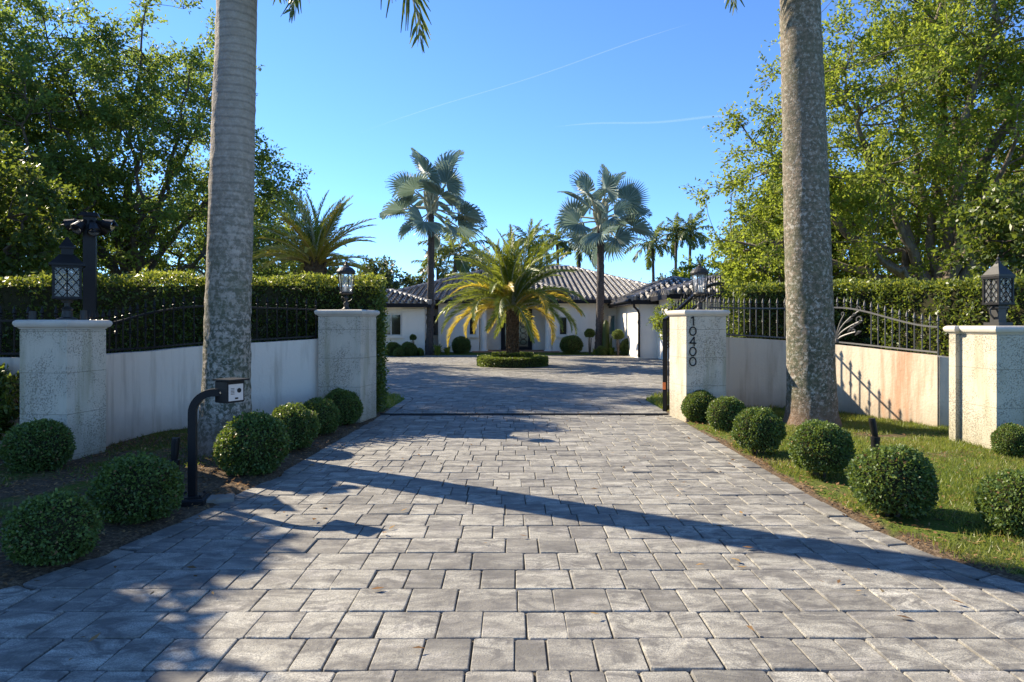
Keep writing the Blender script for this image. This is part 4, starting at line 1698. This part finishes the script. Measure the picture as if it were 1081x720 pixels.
wallbox(-7.0, -3.92, 37.0, 52, 2.72)                 # main body left
wallbox(-3.92, -1.75, 35.6, 52.02, 2.70)             # entrance block, left
wallbox(2.15, 4.8, 35.6, 52.01, 2.70)                # entrance block, right
wallbox(-1.76, 2.16, 37.4, 52.03, 3.18)              # recessed entrance wall
wallbox(4.79, 9.6, 36.4, 52.04, 2.72)
wallbox(-8.6, -4.42, 33.6, 40, 2.4)                  # left wing
wallbox(-5.50, -4.36, 33.52, 33.7, 2.3)              # its proud pier
wallbox(5.68, 10.6, 30.0, 40, 2.45)                  # right wing
wallbox(6.5, 12.5, 26.8, 32, 2.62)                   # front right block
mb.build('wall', M['house'], house)
# entrance beam above the columns
mb = MB()
mb.box((HX, 35.75, 3.0), (3.92, .3, .42))
mb.build('entrance_beam', M['house'], house)
for cx in (at(510.5, 35.75), at(579, 35.75)):
    mb = MB()
    mb.lathe([(.24, 0), (.24, .12), (.2, .14), (.185, .2), (.18, 1.2), (.16, 2.55), (.17, 2.6), (.2, 2.66), (.22, 2.78)], 20, (cx, 35.75, 0.02))
    mb.build('column', M['house'], house, True)
mb = MB()
mb.box((HX, 36.2, .03), (4.6, 2.2, .16))
mb.build('porch_step', M['tileporch'], house)
# door: two leaves with iron scroll glass
dr = MB()
dx0, dx1 = at(530, 37.4), at(560.5, 37.4)
dc = (dx0 + dx1) / 2
dr.box((dc, 37.36, 1.33), (dx1 - dx0 + .12, .1, 2.56))
door = dr.build('door', M['fascia'], house)
for sg in (-1, 1):
    mb = MB()
    mb.box((dc + sg * .38, 37.302, 1.35), (.52, .02, 2.1))
    mb.build('glass_panel', M['doorglass'], door)
mb = MB()
for sg in (-1, 1):
    for k in range(6):
        c = (dc + sg * .38, .55 + k * .33)
        mb.tube([(c[0] + .17 * math.cos(a), 37.28, c[1] + .15 * math.sin(a)) for a in np.linspace(0, 6.28, 14)], .014, 4)
mb.build('iron_scrolls', M['iron'], door)


def window(x0, x1, z0, z1, y, pane='pane', mull=1, sill=True):
    fr = MB()
    w = .05
    fr.box(((x0 + x1) / 2, y - .015, z1 - w / 2), (x1 - x0, .07, w))
    fr.box(((x0 + x1) / 2, y - .015, z0 + w / 2), (x1 - x0, .07, w))
    fr.box((x0 + w / 2, y - .015, (z0 + z1) / 2), (w, .068, z1 - z0 - 2 * w))
    fr.box((x1 - w / 2, y - .015, (z0 + z1) / 2), (w, .068, z1 - z0 - 2 * w))
    for k in range(mull):
        xx = x0 + (x1 - x0) * (k + 1) / (mull + 1)
        fr.box((xx, y - .013, (z0 + z1) / 2), (w, .06, z1 - z0 - 2 * w))
    o = fr.build('window', M['winframe'], house)
    p = MB()
    p.box(((x0 + x1) / 2, y - .008, (z0 + z1) / 2), (x1 - x0 - 2 * w + .002, .02, z1 - z0 - 2 * w + .002))
    p.build('pane', M[pane], o)
    if sill:
        q = MB()
        q.box(((x0 + x1) / 2, y - .07, z0 - .06), (x1 - x0 + .25, .16, .1))
        q.build('sill', M['house'], o)


window(at(402, 33.6), at(424, 33.6), .96, 2.05, 33.6, mull=1, sill=True)
window(at(457, 37), at(463.4, 37), .9, 2.05, 37.0, mull=0, sill=False)
window(at(495, 35.6), at(503, 35.6), .95, 1.95, 35.6, mull=0)
window(at(590, 35.6), at(599, 35.6), .95, 1.95, 35.6, mull=0)
window(at(640, 36.4), at(649.5, 36.4), .95, 2.05, 36.4, 'panegreen', mull=0)


def roof_plane(mb, A, B, C, D_, w=.30, course=.42):
    """barrel tiles on the quad A-B (eave) C-D (ridge; C above B, D above A; C may equal D)"""
    A, B, C, D_ = map(Vector, (A, B, C, D_))
    e = (B - A)
    Le = e.length
    e.normalize()
    up = ((C + D_) / 2 - (A + B) / 2)
    up = up - e * up.dot(e)
    Lu = up.length
    up.normalize()
    nrm = e.cross(up)
    if nrm.z < 0:
        nrm = -nrm
    sD, sC = (D_ - A).dot(e), (C - A).dot(e)
    tD, tC = (D_ - A).dot(up), (C - A).dot(up)

    def tmax(s):
        if s < sD:
            return tD * max(0, s) / max(sD, 1e-6)
        if s > sC:
            return tC * max(0, Le - s) / max(Le - sC, 1e-6)
        return tD + (tC - tD) * (s - sD) / max(sC - sD, 1e-6)

    n = int(Le / w)
    prof = [(0, 0), (.06, .0), (.40, .0), (.44, .07), (.54, .14), (.70, .18), (.86, .14), (.96, .07), (1.0, 0)]
    for i in range(n):
        s0 = Le * i / n
        ww = Le / n
        S_ = [s0 + u * ww for u, _ in prof]
        hm = max(tmax(s) for s in S_)
        nc = max(1, int(math.ceil(hm / course)))
        for c in range(nc):
            t0, t1 = c * course, (c + 1) * course
            vs = []
            ok = False
            for (s, (u, h)) in zip(S_, prof):
                tm = tmax(s)
                a, b = min(t0, tm), min(t1, tm)
                if b - a > .01:
                    ok = True
                vs.append(A + e * s + up * a + nrm * (h + .03))
                vs.append(A + e * s + up * b + nrm * (h * .9))
            if not ok:
                continue
            fs = [(2 * k, 2 * k + 2, 2 * k + 3, 2 * k + 1) for k in range(len(prof) - 1)]
            # butt end of the tile
            k0 = len(vs)
            for (s, (u, h)) in zip(S_, prof):
                vs.append(A + e * s + up * min(t0, tmax(s)) - nrm * .01)
            fs += [(k0 + k, k0 + k + 1, 2 * k + 2, 2 * k) for k in range(len(prof) - 1)]
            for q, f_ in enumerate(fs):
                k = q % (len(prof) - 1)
                mb.add([vs[i] for i in f_], [(0, 1, 2, 3)], 0, random.uniform(0, .35) if (k < 2 or k > 6) else random.uniform(.62, 1) if k < 5 else random.uniform(.3, .6))  # pans near black, left flanks pale: shade and sun coloured into tiles


def hip_roof(x0, x1, y0, y1, ze, rx0, ry0, rx1, ry1, zr, rname='roof', fas=.2, side_r=True, side_l=True):
    """hip roof over a rectangle: eave corners, ridge from (rx0,ry0) to (rx1,ry1)"""
    A, B = (x0, y0, ze), (x1, y0, ze)
    C2, D2 = (x1, y1, ze), (x0, y1, ze)
    r0, r1 = (rx0, ry0, zr), (rx1, ry1, zr)
    mb = MB()
    if abs(ry0 - ry1) < .01:       # ridge along x
        roof_plane(mb, A, B, r1, r0)
        roof_plane(mb, B, C2, r1, r1)
        roof_plane(mb, D2, A, r0, r0)
        roof_plane(mb, C2, D2, r0, r1, .6, .9)
        hips = [(A, r0), (B, r1), (C2, r1), (D2, r0), (r0, r1)]
    else:                            # ridge along y
        roof_plane(mb, A, B, r0, r0)
        roof_plane(mb, B, C2, r1, r0)
        roof_plane(mb, D2, A, r0, r1)
        roof_plane(mb, C2, D2, r1, r1, .6, .9)
        hips = [(A, r0), (B, r0), (C2, r1), (D2, r1), (r0, r1)]
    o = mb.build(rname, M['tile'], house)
    mb = MB()
    for (p, q) in hips:
        p, q = Vector(p) + Vector((0, 0, .06)), Vector(q) + Vector((0, 0, .06))
        n = max(2, int((q - p).length / .4))
        for k in range(n):
            a, b = p.lerp(q, k / n), p.lerp(q, (k + 1) / n)
            mb.tube([a, b], [.13, .1], 8)
    mb.build('ridge_tiles', M['ridge'], o)
    mb = MB()
    z = ze - fas / 2 + .01
    mb.box(((x0 + x1) / 2, y0 + .04, z), (x1 - x0, .08, fas))
    mb.box((x0 + .04, (y0 + y1) / 2, z), (.08, y1 - y0 - .16, fas))
    mb.box((x1 - .04, (y0 + y1) / 2, z), (.08, y1 - y0 - .16, fas))
    mb.build('fascia', M['fascia'], o)
    mb = MB()
    mb.box(((x0 + x1) / 2, (y0 + y1) / 2, ze - .1), (x1 - x0 - .17, y1 - y0 - .17, .03))
    mb.build('soffit', M['soffit'], o)


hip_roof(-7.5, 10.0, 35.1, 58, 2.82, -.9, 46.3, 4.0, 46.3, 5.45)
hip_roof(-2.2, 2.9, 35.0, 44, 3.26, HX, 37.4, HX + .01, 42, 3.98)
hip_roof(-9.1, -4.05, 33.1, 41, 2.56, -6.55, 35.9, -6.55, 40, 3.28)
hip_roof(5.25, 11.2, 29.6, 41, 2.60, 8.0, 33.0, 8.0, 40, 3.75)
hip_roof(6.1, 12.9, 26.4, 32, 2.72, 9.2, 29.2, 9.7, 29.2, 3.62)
# downspout and gutter at the right wing corner
mb = MB()
mb.tube([(5.4, 29.62, 2.42), (5.42, 29.72, 2.3), (5.62, 29.94, 2.16), (5.68, 29.955, 2.0), (5.68, 29.955, .05)], .05, 8)
mb.build('downspout', M['fascia'], house)
mb = MB()
mb.tube([(5.19, 29.58, 2.58), (5.19, 36, 2.58)], .075, 8)
mb.build('gutter', M['fascia'], house)

# ------------------------------------------------------------------ planting at the house
def small_ball(px, yb, wpx, D, label, stem=0.0):
    ball_shrub(at(px, D), D, wpx / 2 / F * D, label, stem, 'clipped shrubs along the house front', 1.0, 'round_shrub')


small_ball(487, 375, 20, 34.2, 'round clipped shrub before the left entrance window')
small_ball(603, 375, 22, 34.2, 'round clipped shrub before the right entrance window, half under the date palm fronds')
small_ball(635, 377, 13, 33.2, 'small round shrub at the foot of the right silver palm')
small_ball(667, 376, 24, 33, 'round dark shrub at the corner of the right wing below the downspout')
small_ball(699, 376, 12, 31, 'small green shrub near the gate edge before the right wing wall')
small_ball(415, 376, 18, 32.6, 'dark rounded shrub under the left wing window')
small_ball(431, 376, 18, 32.4, 'dark rounded shrub between the left wing window and the left silver palm')
small_ball(421, 377, 12, 31.8, 'small low shrub in front of the pair under the left wing window')
small_ball(442, 375, 11, 32.8, 'small shrub close to the trunk of the left silver palm')


def topiary(px, D, zc, r, label):
    x = at(px, D)
    t = ball_shrub(x, D, r, label, 0, 'lollipop topiaries by the right silver palm', 1.0, 'topiary', zc)
    mb = MB()
    mb.tube([(0, 0, -.05), (0, 0, zc)], .03, 8)
    mb.build('trunk', M['bark_l'], t)


topiary(622.5, 33.6, 1.05, .27, 'lollipop topiary left of the right silver palm trunk')
topiary(652.5, 32.8, 1.08, .30, 'lollipop topiary right of the right silver palm trunk, lit by the sun')
topiary(436, 33, .95, .17, 'tiny lollipop shrub before the left wing pier')


def spiky_plant(x, y, h, n, label, m, wid=.04, group=None):
    t = thing('leafy_plant', label, 'plant', (x, y, float(gz(np.array(x), np.array(y)))), 0, group)
    mb = MB()
    for i in range(n):
        a = random.uniform(0, 6.28)
        sp = random.uniform(.15, .6) * h
        hh = h * random.uniform(.5, 1)
        P0 = Vector((math.cos(a) * .04, math.sin(a) * .04, -.02))
        P1 = Vector((math.cos(a) * sp * .5, math.sin(a) * sp * .5, hh * .75))
        P2 = Vector((math.cos(a) * sp, math.sin(a) * sp, hh * random.uniform(.7, 1.05)))
        w = Vector((-math.sin(a), math.cos(a), 0)) * wid
        mb.add([P0 - w * .5, P0 + w * .5, P1 + w, P1 - w, P2 + w * .1, P2 - w * .1], [(0, 1, 2, 3), (3, 2, 4, 5)], 0)
    mb.build('leaves', m, t)
    mb = MB()
    mb.lathe([(.05, -.05), (.06, .04), (.02, .12)], 8)
    mb.build('stem', M['bark_l'], t)


spiky_plant(at(462, 33), 33, .7, 70, 'yellow green leafy plant right of the left silver palm trunk', M['hedgetip'], .04, 'low plants at the house front')
spiky_plant(at(472, 33.3), 33.3, .6, 60, 'low bright plant between the left silver palm and the round entrance shrub', M['hedgetip'], .04, 'low plants at the house front')
spiky_plant(at(444, 32.4), 32.4, .5, 50, 'small grassy plant left of the left silver palm foot', M['hedge'], .03, 'low plants at the house front')
spiky_plant(at(645, 33.2), 33.2, .55, 60, 'low plant between the two lollipop topiaries', M['hedge'], .05, 'low plants at the house front')
spiky_plant(at(628, 33.4), 33.4, .4, 50, 'low plant at the left side of the right silver palm foot', M['hedgetip'], .04, 'low plants at the house front')
t = thing('column_cactus', 'slim dark green column cactus against the right silver palm trunk', 'cactus', (at(639.5, 33.5), 33.5, .05))
mb = MB()
mb.tube([(0, 0, -.1), (0, 0, .6), (.01, 0, 1.5), (.0, 0, 1.62), (0, 0, 1.7)], [.17, .19, .16, .1, .02], 12)
mb.build('stem', M['hedge'], t)
mb = MB()
mb.tube([(.1, 0, .25), (.24, -.05, .35), (.27, -.05, .8)], [.07, .08, .04], 8)
mb.build('arm', M['hedge'], t)
# shrub behind the numbered pillar
tree('bushy_shrub', 'bright bushy shrub peeping over the house number pillar beside its lantern', (at(717, 20), 20.3), .7, .05,
     [(0, 0, 1.75, .75, .6, .45), (.35, 0, 1.5, .7, .6, .5)], 70, 6, M['oak_y'], M['bark'], .08, 5, 24, .3, seed=71, cat='shrub')

# ------------------------------------------------------------------ ground cover
def scatter_mask(n, x0, x1, y0, y1):
    x = rng.uniform(x0, x1, n)
    y = rng.uniform(y0, y1, n)
    return x, y


def blades(name, x, y, h, w, m, lean=.5):
    n = len(x)
    z = gz(x, y)
    P = np.column_stack([x, y, z - .005])
    D = unit(np.column_stack([rng.normal(size=(n, 2)) * lean, np.ones(n)]))
    side = unit(np.cross(D, rng.normal(size=(n, 3))))
    hh = (h * rng.uniform(.5, 1.3, n))[:, None]
    a, b = P - side * w, P + side * w
    tip = P + D * hh
    c, d = tip + side * w * .2, tip - side * w * .2
    V = np.stack([a, b, c, d], 1).reshape(-1, 3)
    o = np_mesh(name, V, np.arange(4 * n).reshape(n, 4), m, np.clip(rng.normal(.42, .25, n) + .4 * np.clip(pnoise(x * .9 + 3, y * 1.1), -.3, 1), 0, 1))
    tag(o, kind='stuff')
    return o


def pnoise(x, y):
    return (np.sin(2.1 * x + 1.3 * y) + np.sin(3.7 * y - 1.9 * x + 1) + np.sin(5.3 * x + 4.1 * y + 2) * .6 + np.sin(9 * x - 7 * y) * .4) / 3


x, y_ = scatter_mask(190000, 2.6, 9.5, 4.0, 11)
v = lawn_amount(x, y_) + pnoise(x * 1.3, y_ * 1.3) * .55
k = (x - xr(y_) > .03) & (v > rng.uniform(.35, .75, len(x))) & (y_ < 11.0 - .0) & ~((x > 5.9) & (y_ > 9.4))
dn = np.hypot(x, y_)
k &= rng.uniform(size=len(x)) < np.clip(1.25 - (dn - 5) * .05, .3, 1)
blades('grass', x[k], y_[k], .055, .0035, M['grass'], .6)
x, y_ = scatter_mask(60000, -7, 8, 11.4, 17)
k = ((xl(y_) - x > .03) & (x > -5) | (x - xr(y_) > .03)) & (np.abs(x) > 1)
blades('grass', x[k], y_[k], .08, .008, M['grass'], .6)
x, y_ = scatter_mask(40000, -7, -2.3, 3.4, 9.5)
v = lawn_amount(x, y_) + pnoise(x, y_) * .35
k = (xl(y_) - x > .08) & (v > rng.uniform(.3, .7, len(x)))
blades('ground_cover', x[k], y_[k], .05, .006, M['hedge'], .8)


def litter(name, x, y, size, zoff=.012):
    n = len(x)
    z = gz(x, y)
    on = (x > xl(y)) & (x < xr(y))
    z = np.where(on, .004, z) + zoff
    P = np.column_stack([x, y, z + rng.uniform(0, .008, n)])
    a = rng.uniform(0, 6.28, n)
    D = unit(np.column_stack([np.cos(a), np.sin(a), rng.normal(size=n) * .22]))
    side = unit(np.cross(D, np.tile([0, 0, 1.0], (n, 1))))
    L = (size * rng.uniform(.5, 1.4, n))[:, None]
    W = L * rng.uniform(.25, .5, n)[:, None]
    cu = rng.uniform(-.1, .35, n)[:, None] * W
    up = np.array([0, 0, 1.0])
    V = np.stack([P, P + D * L * .5 + side * W * .5 + up * cu, P + D * L, P + D * L * .5 - side * W * .5 + up * cu * .6], 1).reshape(-1, 3)
    o = np_mesh(name, V, np.arange(4 * n).reshape(n, 4), M['litter'], rng.uniform(size=n))
    tag(o, kind='stuff')


x, y_ = scatter_mask(230, -3.6, 3.6, 2.6, 13)
k = (x > xl(y_)) & (x < xr(y_))
litter('fallen_leaves', x[k], y_[k], .06)
x, y_ = scatter_mask(46000, -7, 7.5, 2.6, 11)
d = np.maximum(xl(y_) - x, x - xr(y_))
pk = np.where(x < 0, .75, .85 * np.exp(-d / .5) + .26)
k = (d > .01) & (rng.uniform(size=len(x)) < pk)
litter('leaf_litter', x[k], y_[k], .045)
x, y_ = scatter_mask(900, -4, 4, 2.8, 12)
d = np.maximum(xl(y_) - x, x - xr(y_))
k = (d < 0) & (rng.uniform(size=len(x)) < np.exp(d / .12))
litter('edge_leaf_litter', x[k], y_[k], .035)

# ------------------------------------------------------------------ light, sky, camera
EL = R(33.5)
sd = Vector((-.848, .53, 0)).normalized() * math.cos(EL) + Vector((0, 0, math.sin(EL)))
sun = bpy.data.lights.new('sun', 'SUN')
sun.energy = 5.0
sun.angle = R(.5)
sun.color = (1, .87, .68)
so = bpy.data.objects.new('sun', sun)
COL.objects.link(so)
so.rotation_euler = (-sd).to_track_quat('-Z', 'Y').to_euler()
W = bpy.data.worlds.new('World')
S.world = W
W.use_nodes = True
nt = W.node_tree
sky = nt.nodes.new('ShaderNodeTexSky')
sky.sky_type = 'NISHITA'
sky.sun_disc = False
sky.sun_elevation = EL
sky.sun_rotation = math.atan2(sd.x, sd.y)
sky.air_density = 1.0
sky.dust_density = .1
sky.ozone_density = 3.5
sky.altitude = 2500
bg = nt.nodes['Background']
bg.inputs[1].default_value = .13
mx = nt.nodes.new('ShaderNodeMix')
mx.data_type = 'RGBA'
mx.blend_type = 'MULTIPLY'
mx.inputs[0].default_value = 1
mx.inputs[7].default_value = (.58, .77, .98, 1)
nt.links.new(sky.outputs[0], mx.inputs[6])
nt.links.new(mx.outputs[2], bg.inputs[0])

m, cnt, cout = mat('contrail_ice')
CN = NT(cnt)
cd = CN.n('BsdfTranslucent')
cd.inputs[0].default_value = (.9, .9, .9, 1)
ct = CN.n('BsdfTransparent')
cm_ = CN.n('MixShader')
lw = CN.n('LayerWeight')
lw.inputs[0].default_value = .5
CN.link(CN.math('MULTIPLY', CN.math('SUBTRACT', 1.0, lw.outputs['Facing']), .026), cm_.inputs[0])
CN.link(ct.outputs[0], cm_.inputs[1])
CN.link(cd.outputs[0], cm_.inputs[2])
CN.link(cm_.outputs[0], cout.inputs[0])
for (p0, p1, r0, r1) in (((586, 134), (790, 122), 5, 11), ((380, 140), (730, 25), 2.4, 4.2)):
    mb = MB()
    pts = [(at(p0[0] + (p1[0] - p0[0]) * u, 4000), 4000, 1.5 + (343 - p0[1] - (p1[1] - p0[1]) * u) / F * 4000 + 8 * math.sin(u * 9)) for u in np.linspace(0, 1, 24)]
    mb.tube(pts, [max(.5, (r0 + (r1 - r0) * u) * min(1, u * 6, (1 - u) * 6)) for u in np.linspace(0, 1, 24)], 12)
    tag(mb.build('contrail_cloud', m, None, True), kind='stuff')

cam = bpy.data.cameras.new('camera')
cam.sensor_fit = 'HORIZONTAL'
cam.sensor_width = 36
cam.lens = F / 1081 * 36
cam.shift_y = -17 / 1081
cam.clip_start = .05
cam.clip_end = 12000
co = bpy.data.objects.new('camera', cam)
COL.objects.link(co)
co.location = (0, 0, H)
co.rotation_euler = (R(90), 0, 0)
S.camera = co
S.view_settings.view_transform = 'Standard'
S.view_settings.look = 'None'
S.view_settings.exposure = 1.32
S.view_settings.gamma = 1
S.cycles.max_bounces = 8
S.cycles.transparent_max_bounces = 12
